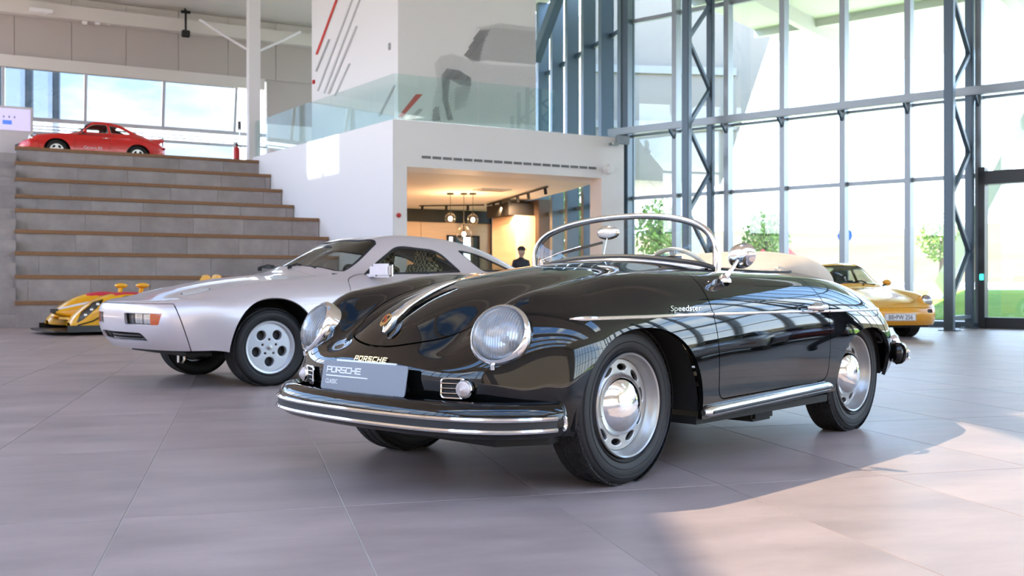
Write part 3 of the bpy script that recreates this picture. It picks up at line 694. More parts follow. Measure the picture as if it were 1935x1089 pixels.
# graphics on the upper volume: flat print on the wall
def onU(u, v, off=-.012):
    dx = (u-CXP)/FPX; P = U0+DN*off; s = (dx*P.y-P.x)/(D1.x-dx*D1.y); Q = P+D1*s; return (Q.x, Q.y, ZV(v, Q.y))
def onUL(u, v, off=-.012):
    dx = (u-CXP)/FPX; P = U0+DLN*off; s = (dx*P.y-P.x)/(DLW.x-dx*DLW.y); Q = P+DLW*s; return (Q.x, Q.y, ZV(v, Q.y))
RED = mat('red stripe', (.62, .035, .025), .5); GREYS = mat('grey stripe', (.50, .51, .53), .5); GREYD = mat('dark grey stripe', (.36, .38, .40), .5)
g1 = thing('wall_stripes', 'slanting red and grey stripes painted on the white side wall', 'wall graphic', V3(U0, ZP+.5))
def flat(name, fn, pts, m, par, base):
    n = len(pts); Vf = [tuple(Vector(fn(*p))-Vector(base)) for p in pts]; Vb = [tuple(Vector(fn(*p, -.004))-Vector(base)) for p in pts]
    return mobj(name, Vf+Vb, [tuple(range(n)), tuple(range(2*n-1, n-1, -1))]+[(i, n+i, n+(i+1) % n, (i+1) % n) for i in range(n)], m, par)
bs = V3(U0, ZP+.5)
for a, b_, wd, m in (((598, 103), (640, -12), 4.5, RED), ((597, 135), (622, 74), 3.5, GREYD), ((600, 172), (668, -8), 3, GREYS), ((612, 176), (682, -8), 3, GREYS), ((620, 178), (674, 49), 4, GREYS), ((632, 182), (660, 120), 3, GREYS), ((716, 220), (745, 162), 4, GREYS)):
    flat('stripe', onUL, [(a[0]-wd/2, a[1]), (a[0]+wd/2, a[1]), (b_[0]+wd/2, b_[1]), (b_[0]-wd/2, b_[1])], m, g1, bs)
g2 = thing('wall_mural', 'grey hatched mural of a classic car front on the upper white wall', 'wall graphic', V3(U0, ZP+.6))
bs2 = V3(U0, ZP+.6)
flat('red_bar', onU, [(752, 221), (760, 222), (799, 178), (786, 178)], RED, g2, bs2); flat('grey_bar', onU, [(772, 224), (783, 225), (800, 206), (791, 206)], GREYS, g2, bs2)
# hatching: diagonal strokes cut to the drawing's areas
def hatch(poly, pitch, wd, m, name):
    poly = np.array(poly, float); V = []; F = []; dirv = np.array([.62, -.785]); nrm = np.array([.785, .62]); c = poly @ nrm
    for k in np.arange(c.min(), c.max(), pitch):
        ts = []
        for (ax, ay), (bx, by) in zip(poly, np.roll(poly, -1, 0)):
            da, db = ax*nrm[0]+ay*nrm[1]-k, bx*nrm[0]+by*nrm[1]-k
            if da*db < 0:
                f = da/(da-db); ts.append((ax+(bx-ax)*f)*dirv[0]+(ay+(by-ay)*f)*dirv[1])
        ts.sort()
        for t0_, t1_ in zip(ts[::2], ts[1::2]):
            i = len(V)
            for t_, o_ in ((t0_, -wd/2), (t1_, -wd/2), (t1_, wd/2), (t0_, wd/2)):
                q = dirv*t_+nrm*(k+o_); V.append(tuple(Vector(onU(q[0], q[1]))-Vector(bs2)))
            F.append((i, i+1, i+2, i+3))
    o = mobj(name, V, F, m, g2); o['kind'] = 'stuff'; return o
DG1 = mat('mural dark', (.20, .22, .24), .6); DG2 = mat('mural mid', (.42, .44, .46), .6); DG3 = mat('mural light', (.48, .50, .52), .6)
hatch([(877, 105), (905, 55), (935, 52), (1012, 60), (1012, 122), (960, 118), (920, 114), (893, 118)], 3.0, 1.5, DG2, 'screen_hatching')
hatch([(877, 105), (903, 58), (925, 56), (912, 85), (905, 116), (893, 114)], 3.0, 2.0, DG1, 'pillar_hatching')
hatch([(897, 52), (945, 44), (1012, 52), (1012, 60), (935, 52), (905, 55)], 3.0, 1.0, DG3, 'roof_hatching')
hatch([(820, 118), (832, 106), (855, 101), (893, 116), (930, 122), (1012, 126), (1012, 236), (870, 232), (816, 229), (818, 190), (826, 160)], 3.4, 1.0, DG3, 'body_hatching')
hatch([(834, 140), (842, 129), (868, 133), (890, 148), (889, 163), (868, 160), (850, 150), (846, 190), (856, 226), (846, 228), (836, 190)], 3.0, 2.2, DG1, 'lamp_hatching')
hatch([(818, 205), (828, 200), (832, 228), (816, 229)], 3.0, 2.2, DG1, 'edge_hatching')
hatch([(860, 165), (890, 158), (880, 200), (858, 210)], 3.2, 1.6, DG2, 'lamp_glass_hatching')
p = onUL(736, 88); sw_ = thing('wall_switch', 'small grey switch plate on the white upper wall', 'switch', p, math.atan2(DLW.y, DLW.x)); MB().box((-.04, -.012, -.08), (.04, .02, .08)).build('plate', GREYD, sw_, .006); MB().box((-.02, -.018, -.03), (.02, -.01, .03)).build('rocker', WHITE, sw_)
p = onUL(593, 155); al = thing('alarm_sounder', 'small red alarm button on the upper white wall beside the stripes', 'alarm', p, math.atan2(DLW.y, DLW.x)); MB().box((-.05, -.02, -.05), (.05, .03, .05)).build('body', mat('alarm red', (.55, .02, .02), .35), al, .008); MB().lathe([(.03, -.03), (0, -.032)], 14, 'y').build('button', WHITE, al)
# bracket where the facade rail meets the gallery
p = Vector((XY(1166, 24.5), 24.5)); br = thing('rail_bracket', 'steel end bracket of the facade rail on the white gallery corner', 'bracket', V3(p, ZV(268, 24.5)), math.atan2(D1.y, D1.x))
MB().box((-.03, -.04, -.05), (.35, .04, .16)).build('arm', FRAMEL, br, .01); MB().box((-.22, -.05, -.10), (.02, .05, -.04)).build('plate', FRAMEL, br, .01); MB().ball((-.16, -.05, -.06), .03).build('bolt', CHROMED, br)
# screen panel at the top left, extinguisher, sign pole
Y = 29.1; q = Vector((XY(18, Y), Y))
pn = thing('display_panel', 'white display panel with a lit lilac screen beside the red coupe', 'display', V3(q, ZLOW), math.atan2(D1.y, D1.x))
MB().box((-1.1, -.04, 0), (.62, .06, 1.75)).build('panel', mat('panel grey white', (.62, .62, .62), .5), pn, .008)
scr = MB().box((-1.05, -.048, 1.05), (.55, -.04, 1.68)).build('screen', mat('lilac screen', (.55, .52, .8), .3, emit=(.62, .58, .95), es=.10), pn)
MB().box((-.18, -.054, 1.21), (.06, -.049, 1.33)).build('picture', mat('blue picture', (.02, .06, .3), .4, emit=(.05, .12, .5), es=.3), scr)
for k in range(3): MB().box((-.17+k*.14, -.054, 1.40), (-.13+k*.14, -.049, 1.46)).build('mark', mat('grey mark', (.2, .2, .35), .4), scr)
Y = 28.4; q = Vector((XY(447, Y), Y))
fe = thing('fire_extinguisher', 'red fire extinguisher on the platform beside the white column', 'extinguisher', V3(q, ZPL))
MB().lathe([(0, 0), (.085, .0), (.085, .33), (.07, .40), (.03, .43), (.025, .47)], 20, 'z').build('cylinder', mat('extinguisher red', (.55, .02, .02), .3), fe)
MB().box((-.03, -.03, .46), (.03, .07, .54)).build('valve', BLACK, fe, .01); MB().tube([(.02, .05, .5), (.12, .05, .42), (.13, .04, .15)], .014, 8).build('hose', BLACK, fe)
sg = thing('sign_pole', 'slim pole with a small sign beside the red extinguisher', 'sign', (q.x+.0, q.y+.30, ZPL))
MB().tube([(0, 0, 0), (0, 0, 1.0)], .012, 8).build('pole', CHROMED, sg); MB().box((-.05, -.01, .95), (.05, .01, 1.22)).build('sign_plate', DARKGREY, sg, .004); MB().lathe([(.13, 0), (.13, .02), (.0, .03)], 16, 'z').build('foot', DARKGREY, sg)
# person at the shop entrance
def person(loc, rz, label, walk=False):
    t = thing('person', label, 'person', loc, rz)
    def skin(pts, edges, rad, m, name, lvl=2):
        me = bpy.data.meshes.new(name); me.from_pydata(pts, edges, []); o = link(bpy.data.objects.new(name, me), t); me.materials.append(m)
        md = o.modifiers.new('s', 'SKIN'); sv = me.skin_vertices[0].data
        for i, r in enumerate(rad): sv[i].radius = r if hasattr(r, '__len__') else (r, r)
        sv[0].use_root = True; o.modifiers.new('u', 'SUBSURF').levels = lvl; o.modifiers['u'].render_levels = lvl
        me.polygons.foreach_set('use_smooth', [True]*len(me.polygons)); md.use_smooth_shade = True; return o
    JK = mat('navy jacket', (.02, .022, .035), .7); SK = mat('skin', (.52, .36, .28), .55)
    P = [(0, 0, .95), (0, 0, 1.10), (0, .01, 1.28), (0, .01, 1.42), (0, .0, 1.50), (0, -.01, 1.56),
         (.10, 0, .90), (.11, -.02, .50), (.11, .02, .09), (.11, -.12, .05), (-.10, 0, .90), (-.11, .02, .50), (-.11, .04, .09), (-.11, -.10, .05),
         (.17, .01, 1.42), (.24, .02, 1.16), (.22, -.10, .93), (-.17, .01, 1.42), (-.24, .02, 1.16), (-.22, -.10, .93)]
    if walk:
        P[6:14] = [(.10, -.02, .89), (.10, -.24, .52), (.10, -.30, .11), (.10, -.44, .06), (-.10, .02, .89), (-.10, .10, .50), (-.10, .44, .20), (-.10, .38, .08)]
        P[14:20] = [(.17, .01, 1.42), (.24, .12, 1.17), (.22, .06, .94), (-.17, .01, 1.42), (-.24, -.02, 1.16), (-.22, -.10, .93)]
    Ed = [(0, 1), (1, 2), (2, 3), (3, 4), (4, 5), (0, 6), (6, 7), (7, 8), (8, 9), (0, 10), (10, 11), (11, 12), (12, 13), (3, 14), (14, 15), (15, 16), (3, 17), (17, 18), (18, 19)]
    skin(P, Ed, [(.16, .11), (.15, .10), (.17, .115), (.14, .09), .055, .05, .09, .06, .045, .04, .09, .06, .045, .04, .06, .045, .035, .06, .045, .035], JK, 'body')
    hd = MB().ball((0, -.02, 1.66), .078, .095, .115, 20, 14); hd.ball((0, -.115, 1.655), .014, .02, .022); hd.ball((.08, -.01, 1.655), .012, .02, .03); hd.ball((-.08, -.01, 1.655), .012, .02, .03); hd.tube([(0, 0, 1.48), (0, -.01, 1.60)], .05, 12)
    h = hd.build('head', SK, t)
    for s in (1, -1): MB().ball((s*.03, -.105, 1.675), .010, .008, .007).build('eye', BLACK, h)
    MB().bar((-.022, -.108, 1.605), (.022, -.108, 1.605), .006, .006).build('mouth', mat('lips', (.4, .2, .17), .5), h)
    cp = MB().ball((0, -.01, 1.715), .092, .108, .075, 20, 10); cp.prism([(-.075, -.08), (.075, -.08), (.06, -.185), (0, -.20), (-.06, -.185)], 1.70, 1.712); cp.build('cap', JK, t)
    for s in (1, -1):
        if walk and s > 0: continue
        hb = MB().ball((s*.22, -.12, .87), .025, .03, .045)
        for k, ln in enumerate((.06, .07, .068, .055)): hb.tube([(s*.22, -.145+.016*k, .84), (s*(.22-.004), -.147+.016*k, .84-ln*.6), (s*(.22-.014), -.143+.016*k, .84-ln)], .0085, 6)
        hb.tube([(s*.21, -.15, .88), (s*.20, -.17, .85), (s*.198, -.17, .82)], .009, 6); hb.build('hand', SK, t)
    return t
person((XY(985, 23.3), 23.3, 0), .5, 'person in dark jacket and cap standing at the shop entrance')
person((5.6, 6.9, 0), 2.6, 'person in dark clothes striding past, mirrored in the black car door', True)
# second shape of the entrance: small sign stands in the shop doorway
for u, lab in ((1049, 'white notice stand with red print seen through the windscreen'),):
    Y = 25.5; t = thing('notice_stand', lab, 'sign', (XY(u+62, Y), Y, 0), .2); MB().box((-.3, -.015, .25), (.3, .015, 1.35)).build('board', WHITE, t, .01); MB().box((-.2, -.02, 1.0), (.2, -.012, 1.2)).build('print', RED, t)
    for s in (1, -1): MB().bar((s*.25, -.2, 0), (s*.25, 0, .3), .03, .03).bar((s*.25, .2, 0), (s*.25, 0, .3), .03, .03).build('foot', CHROMED, t)
# ---------------------------------------------------------------- outdoors
def FO(s, d, z=0): p = C0+DF*s+DO*d; return (p.x, p.y, z)
def terr(d, s):
    if d < 5.5: return 0.0
    if d < 13: return .75*(d-5.5)/7.5
    if d < 27: return .75+.35*(d-13)/14
    return 1.1+min((d-27)*.17, 4.3)+.22*math.sin(s*.21+d*.13)*min((d-27)/8, 1)
def strip(name, d0, d1, nd, m, s0=-60, s1=90, nsx=60, dz=0.0):
    V = []; F = []
    for i in range(nsx+1):
        for j in range(nd+1):
            s = s0+(s1-s0)*i/nsx; d = d0+(d1-d0)*j/nd; V.append(FO(s, d, terr(d, s)+dz-.02))
    for i in range(nsx):
        for j in range(nd): a = i*(nd+1)+j; F.append((a, a+1, a+nd+2, a+nd+1))
    return mobj(name, V, F, m, None, True)
PAV = noise_mat('pale paving', (.34, .35, .38), (.42, .43, .46), 4, .7); ROAD = noise_mat('pale concrete road', (.58, .57, .55), (.66, .65, .63), 3, .8)
GRASS = noise_mat('lawn', (.10, .20, .03), (.20, .30, .06), .5, .9); DRY = noise_mat('dry hillside grass', (.095, .072, .050), (.062, .068, .034), .25, .9)
for m_ in (PAV, ROAD, GRASS, DRY): m_.node_tree.nodes['Principled BSDF'].inputs['Specular IOR Level'].default_value = .05
struct(strip('floor_paving', .2, 5.5, 2, PAV)); tag(strip('lawn', 5.5, 13.2, 4, GRASS, dz=.02), 'green lawn outside the glass front', 'lawn', kind='stuff')
struct(strip('floor_road', 13.0, 27, 6, ROAD)); tag(strip('hillside', 26.5, 110, 40, DRY, -90, 130, 80), 'dry grass hillside beyond the road', 'hillside', kind='stuff')
gp = MB(); gp.prism([(-120, -120), (140, -120), (140, 140), (-120, 140)], -.75, -.7); struct(gp.build('floor_ground', DRY))
LEAF = noise_mat('tree leaves', (.08, .20, .02), (.26, .38, .05), 3, .6); BARK = mat('bark', (.12, .09, .06), .9)
def tree(u, Y, h, r, lab, n=1100):
    rel = Vector((XY(u, Y), Y))-C0; s = rel.dot(DF); d = rel.dot(DO); x, y, z = XY(u, Y), Y, terr(d, s)-.03; t = thing('tree', lab, 'tree', (x, y, z), group='trees along the road'); rnd = random.Random(int(s*100+d))
    tk = MB().tube([(0, 0, 0), (.05, 0, h*.35), (0, .05, h*.75)], [.13, .10, .05], 8)
    for k in range(6): a = k*1.05; tk.tube([(0, 0, h*(.35+.05*k)), (math.cos(a)*r*.6, math.sin(a)*r*.6, h*(.55+.06*k))], [.05, .02], 6)
    tk.build('trunk', BARK, t); V = []; F = []
    for k in range(n):
        a = rnd.random()*2*PI; u_ = rnd.uniform(-1, 1); q = rnd.random()**.4; p = Vector((r*q*math.sqrt(1-u_*u_)*math.cos(a), r*q*math.sqrt(1-u_*u_)*math.sin(a), h*.64+u_*q*h*.36))
        e1 = Vector((rnd.gauss(0, 1), rnd.gauss(0, 1), rnd.gauss(0, 1))).normalized()*.11; e2 = e1.orthogonal().normalized()*.065; i = len(V); V += [p-e1, p+e2, p+e1, p-e2]; F.append((i, i+1, i+2, i+3))
    o = mobj('crown', V, F, LEAF, t); o['kind'] = 'stuff'
tree(1246, 40, 3.7, 1.0, 'small leafy tree seen through the black car windscreen')
tree(1447, 42, 3.3, 1.0, 'small leafy tree behind the folded beige top')
tree(1778, 42, 3.2, 1.0, 'small leafy tree behind the glass right of the yellow coupe')
tree(1092, 35.5, 4.4, 1.4, 'broad tree beyond the shop window, nearer to the white pier', 1800); tree(1030, 40.0, 4.8, 1.5, 'broad tree beyond the shop window, further from the white pier', 1800); tree(1150, 48, 4.2, 1.3, 'broad tree just right of the white pier', 1600)
tree(2380, 30, 5, 2, 'leafy tree by the road far right of the glass front'); tree(2700, 24, 5.5, 2.2, 'second leafy tree by the road far right')
# white building on the far side of the road
x, y, z = FO(8, 72, 5.6); bl = thing('office_building', 'white office block with rows of windows on the hill', 'building', (x, y, z), math.atan2(DF.y, DF.x))
MB().box((-14, 0, -.4), (16, 10, 9)).build('wall', mat('white render', (.78, .78, .77), .7), bl)
for i in range(10):
    for j in range(2): MB().box((-12.5+i*2.9, -.06, 1.0+j*3.6), (-11.4+i*2.9, .02, 2.7+j*3.6)).build('window', mat('grey window', (.20, .24, .30), .2), bl)
MB().box((-14.3, -.3, 9), (16.3, 10.3, 9.4)).build('roof', mat('white render', (.78, .78, .77), .7), bl)
# red canopies and blue sign on the road
for u, Y, k in ((1405, 37, 0), (1441, 38.5, 1), (1490, 37, 2)):
    rel = Vector((XY(u, Y), Y))-C0; x, y, z = XY(u, Y), Y, terr(rel.dot(DO), rel.dot(DF)); t = thing('market_canopy', ('red pointed canopy beside the trees, leftmost of three', 'red pointed canopy beside the trees, middle of three', 'red pointed canopy beside the trees, rightmost of three')[k], 'canopy', (x, y, z), .3, 'red canopies across the road')
    MB().add([(-.3, -.3, 1.15), (.3, -.3, 1.15), (.3, .3, 1.15), (-.3, .3, 1.15), (0, 0, 1.55)], [(0, 1, 4), (1, 2, 4), (2, 3, 4), (3, 0, 4), (3, 2, 1, 0)]).build('roof', mat('canopy red', (.62, .05, .05), .6), t)
    for a, b_ in ((-.27, -.27), (.27, -.27), (.27, .27), (-.27, .27)): MB().tube([(a, b_, 0), (a, b_, 1.16)], .03, 6).build('pole', CHROMED, t)
rel = Vector((XY(1597, 38), 38))-C0; x, y, z = XY(1597, 38), 38, terr(rel.dot(DO), rel.dot(DF)); t = thing('road_sign', 'round blue road sign on a post across the road', 'sign', (x, y, z), math.atan2(DF.y, DF.x)); MB().tube([(0, 0, 0), (0, 0, 2.2)], .035, 8).build('post', CHROMED, t); MB().lathe([(0, -.05), (.28, -.05), (.28, -.03), (0, -.03)], 24, 'y', (0, 0, 2.0)).build('disc', mat('sign blue', (.02, .10, .5), .4), t)

# deep roof overhang outside the glass front, carried on slanted legs
SOF = mat('grey soffit', (.55, .55, .52), .7)
ov = struct(MB().prism([tuple(Vector(FO(a, b_)[:2])) for a, b_ in ((-1, .3), (14, .3), (14, 13), (12, 13), (5, 17), (-1, 17))], ZROOF-.2, ZROOF+.3).build('ceiling_overhang', SOF))
for s_ in (1, 6.5, 12): MB().bar(FO(s_, .4, ZROOF-.4), FO(s_, 13, ZROOF-.4), .22, .5).build('beam', SOF, ov)
for d_ in (5, 9.5): MB().bar(FO(-1, d_, ZROOF-.3), FO(14, d_, ZROOF-.3), .18, .3).build('beam', SOF, ov)
for s_, lab in ((4.2, 'slanted white steel leg outside, behind the black car mirror'), (9.2, 'slanted white steel leg outside, right of the yellow coupe')):
    x, y, z = FO(s_, 10.5); t = thing('slanted_leg', lab, 'steel leg', (x, y, 0), math.atan2(DF.y, DF.x), 'slanted legs under the roof overhang')
    MB().bar((0, 0, 0), (4.45, 0, ZROOF-.75), .34, .40).build('leg', mat('white render', (.78, .78, .77), .7), t); MB().box((-.4, -.3, 0), (.4, .3, .12)).build('foot', CHROMED, t)

# upper storey of the neighbouring wing
wx = XY(1290, 40); wg_ = thing('neighbour_wing', 'pale grey upper storey of the neighbouring wing beyond the glass corner', 'building', (wx, 40, 0), .12)
MB().add([(-3.6, 0, 5.2), (1.6, 0, 5.0), (4.2, 0, 12.5), (-3.6, 0, 12.5), (-3.6, 6, 5.2), (1.6, 6, 5.0), (4.2, 6, 12.5), (-3.6, 6, 12.5)], [(0, 1, 2, 3), (7, 6, 5, 4), (0, 4, 5, 1), (1, 5, 6, 2), (2, 6, 7, 3), (3, 7, 4, 0)]).build('wall', mat('beige cladding', (.185, .165, .14), .7), wg_)
for z in (7.2, 9.4): MB().box((-3.6, -.12, z), (2.2, 0, z+.3)).build('ledge', mat('pale cladding', (.24, .235, .22), .7), wg_)
for x_ in (-3.2, 1.2): MB().box((x_-.2, 2, .5), (x_+.2, 2.4, 5.2)).build('pillar', SOF, wg_)
# ---------------------------------------------------------------- wheels
def tyre(parent, R=.322, r=.209, w=.165, n=64, sub=None):
    h = w/2
    side = [(r-.004, -h*.72), (r+.012, -h*.86), (r+(R-r)*.30, -h*.99), (r+(R-r)*.55, -h*1.0), (r+(R-r)*.80, -h*.93), (R-.012, -h*.80)]
    tr = [(R-.012, -h*.80), (R-.004, -h*.70), (R, -h*.45), (R+.001, 0), (R, h*.45), (R-.004, h*.70), (R-.012, h*.80)]
    mb = MB(); mb.lathe(side, n); mb.lathe([(a, -b) for a, b in side], n)
    # raised rings on the sidewall
    for q in (.16, .42, .72):
        rr = r+(R-r)*q; yy = h*(.96+.03*math.sin(q*3)) + .002
        mb.lathe([(rr-.004, -yy+.004), (rr, -yy-.001), (rr+.004, -yy+.004)], n); mb.lathe([(rr-.004, yy-.004), (rr, yy+.001), (rr+.004, yy-.004)], n)
    o = mb.build('tyre', TYREM, parent)
    t = MB().lathe(tr, n)
    for q in (-.33, 0, .33):                            # circumferential grooves as proud ribs between them
        c = q*w; t.lathe([(R-.004, c-.02), (R+.0035, c-.017), (R+.0035, c+.017), (R-.004, c+.02)], n)
    t.build('tread', TREAD, o)
    return o
def wheel_root(name, parent, pos, out):
    """a wheel is a part of the car; its pieces are sub-parts. out=+1: outer face to +y"""
    return pos, out
def plate(loops, depth, bevel, M, name, m, parent):
    V, F = curve_mesh(loops, depth, bevel); mb = MB(); mb.add(V, F); mb.xf(M); o = mb.build(name, m, parent); return o
def circ(cx, cy, r, n=28, ry=None, rot=0):
    ry = ry or r; c, s = math.cos(rot), math.sin(rot)
    return [(cx+r*math.cos(2*PI*k/n)*c-ry*math.sin(2*PI*k/n)*s, cy+r*math.cos(2*PI*k/n)*s+ry*math.sin(2*PI*k/n)*c) for k in range(n)]
YM = Matrix(((-1, 0, 0, 0), (0, 0, 1, 0), (0, 1, 0, 0), (0, 0, 0, 1)))     # local xy plate -> xz plane facing +y
def wheel_steel(parent):
    """slotted steel wheel with chrome cap, axis y, outer face +y, about the origin"""
    t = tyre(parent)
    mb = MB(); mb.lathe([(.2115, .070), (.2125, .079), (.209, .084), (.203, .080), (.200, .066), (.197, .052), (.188, .040), (.186, .022), (.180, .012), (.178, -.06), (.205, -.075)], 64)
    mb.build('rim', STEEL, t)
    loops = [circ(0, 0, .181, 48)]+[circ(.152*math.cos(a), .152*math.sin(a), .0170, 16, .0350, a) for a in [2*PI*(k+.3)/10 for k in range(10)]]
    V, F = curve_mesh(loops, .012, .004, 2); m2 = MB(); m2.add(V, F, True); m2.xf(Matrix.Translation((0, .020, 0)) @ YM); m2.build('wheel_disc', STEEL, t)
    MB().lathe([(.0, -.03), (.178, -.03)], 32).build('brake_drum', BLACK, t)
    MB().lathe([(.126, .026), (.129, .036), (.124, .046), (.115, .058), (.100, .071), (.080, .082), (.054, .091), (.027, .096), (.0, .0975)], 48).build('hub_cap', CHROME, t)
    MB().tube([(.168, .03, -.075), (.178, .055, -.082)], .0045, 8).build('valve', BLACK, t)
    return t
def place_wheels(car, proto, xf, xr, yc, z, yr=None, scale=1.0, keep=None):
    yr = yr or yc
    first = True
    for (x, y, sgn) in ((xf, yc, 1), (xf, -yc, -1), (xr, yr, 1), (xr, -yr, -1)):
        o = proto if first else copypart(proto, car)
        first = False
        o.location = (x, y, z); o.rotation_euler = (0, 0, 0 if sgn > 0 else PI)
    return
def wheel_well(car, x, z, r, y0, y1, side, m=BLACK, a0=0.0, a1=PI):
    mb = MB(); mb.lathe([(r, y0*side), (r, y1*side)], 24, 'y', (x, 0, z), a0=a0, a1=a1)
    n = 24; V = [(x, y0*side, z)]+[(x+r*math.cos(a0+(a1-a0)*k/n), y0*side, z+r*math.sin(a0+(a1-a0)*k/n)) for k in range(n+1)]
    mb.add(V, [(0, k+1, k+2) for k in range(n)]); return mb.build('wheel_well', m, car)

# ---------------------------------------------------------------- the black open sports car
HD = Vector((-.68273668, -.73066451)); HL = Vector((-HD.y, HD.x)) * 1.0
H_ORIGIN = Vector((-.0548, 4.4982, 0))
NET356 = [
 [(-.70,0,.25),(-.69,.20,.25),(-.665,.38,.25),(-.635,.50,.25),(-.60,.58,.25),(-.56,.64,.248),(-.52,.685,.246),(-.48,.715,.244),(-.44,.74,.242),(-.40,.755,.24)],
 [(-.745,0,.37),(-.735,.20,.37),(-.71,.38,.37),(-.675,.50,.37),(-.635,.60,.37),(-.58,.675,.37),(-.525,.72,.365),(-.47,.755,.355),(-.40,.78,.335),(-.31,.785,.24)],
 [(-.75,0,.48),(-.74,.20,.48),(-.715,.37,.478),(-.68,.49,.478),(-.635,.60,.48),(-.56,.69,.48),(-.485,.745,.475),(-.40,.782,.45),(-.30,.80,.39),(-.17,.80,.238)],
 [(-.697,0,.560),(-.682,.20,.556),(-.645,.35,.552),(-.62,.46,.585),(-.59,.575,.61),(-.505,.70,.605),(-.40,.765,.585),(-.29,.80,.53),(-.17,.813,.43),(-.01,.806,.235)],
 [(-.622,0,.640),(-.602,.20,.630),(-.550,.35,.618),(-.51,.45,.69),(-.485,.56,.737),(-.39,.69,.715),(-.27,.768,.66),(-.15,.808,.56),(-.03,.821,.43),(.13,.81,.232)],
 [(-.445,0,.742),(-.43,.20,.728),(-.385,.36,.703),(-.335,.47,.768),(-.30,.58,.793),(-.21,.69,.765),(-.09,.772,.69),(.0,.813,.57),(.10,.823,.43),(.26,.81,.23)],
 [(-.10,0,.838),(-.09,.20,.825),(-.06,.37,.800),(-.02,.49,.826),(.02,.60,.843),(.10,.70,.805),(.17,.777,.71),(.23,.816,.58),(.31,.824,.43),(.44,.81,.23)],
 [(.33,0,.900),(.34,.20,.890),(.36,.38,.870),(.39,.51,.865),(.42,.62,.863),(.46,.712,.822),(.50,.778,.73),(.54,.816,.59),(.58,.821,.43),(.66,.805,.235)],
 [(.80,0,.935),(.80,.20,.928),(.80,.38,.908),(.81,.52,.886),(.82,.635,.865),(.83,.718,.826),(.85,.781,.74),(.87,.815,.60),(.89,.819,.44),(.93,.80,.238)],
 [(1.30,0,.94),(1.30,.20,.933),(1.30,.38,.912),(1.30,.52,.888),(1.30,.64,.862),(1.30,.722,.825),(1.31,.784,.742),(1.32,.815,.605),(1.33,.816,.44),(1.34,.795,.245)],
 [(1.76,0,.94),(1.76,.20,.934),(1.76,.38,.913),(1.76,.52,.884),(1.76,.64,.853),(1.76,.725,.812),(1.76,.786,.73),(1.76,.816,.60),(1.76,.815,.44),(1.76,.79,.255)],
 [(2.14,0,.90),(2.14,.20,.894),(2.14,.37,.873),(2.14,.51,.842),(2.14,.63,.807),(2.14,.715,.762),(2.14,.777,.69),(2.14,.810,.58),(2.14,.81,.43),(2.14,.785,.265)],
 [(2.52,0,.805),(2.52,.20,.80),(2.51,.37,.782),(2.50,.50,.755),(2.49,.61,.72),(2.47,.693,.673),(2.46,.748,.605),(2.45,.775,.52),(2.44,.775,.41),(2.43,.75,.28)],
 [(2.82,0,.675),(2.81,.20,.67),(2.78,.365,.655),(2.75,.49,.630),(2.72,.59,.597),(2.68,.66,.552),(2.65,.70,.50),(2.62,.722,.44),(2.59,.722,.37),(2.56,.705,.285)],
 [(2.99,0,.50),(2.98,.19,.50),(2.95,.35,.49),(2.90,.47,.475),(2.86,.56,.455),(2.81,.62,.43),(2.77,.655,.40),(2.73,.675,.37),(2.70,.68,.335),(2.66,.67,.29)],
 [(2.95,0,.30),(2.94,.18,.30),(2.91,.33,.30),(2.86,.44,.30),(2.82,.52,.295),(2.78,.58,.293),(2.74,.61,.29),(2.71,.63,.29),(2.68,.635,.29),(2.65,.635,.285)]]
def arch_sdf(V, xc, zc, a, up, dn=None, ymin=.38, p=2.3):
    """>0 outside a wheel opening (superellipse top, straight below)"""
    dx = np.abs(V[:, 0]-xc)/a; dz = np.maximum(V[:, 2]-zc, 0)/up
    g = ((dx**p+dz**p)**(1/p)-1)*a
    return np.where(np.abs(V[:, 1]) > ymin, g, 1.0)
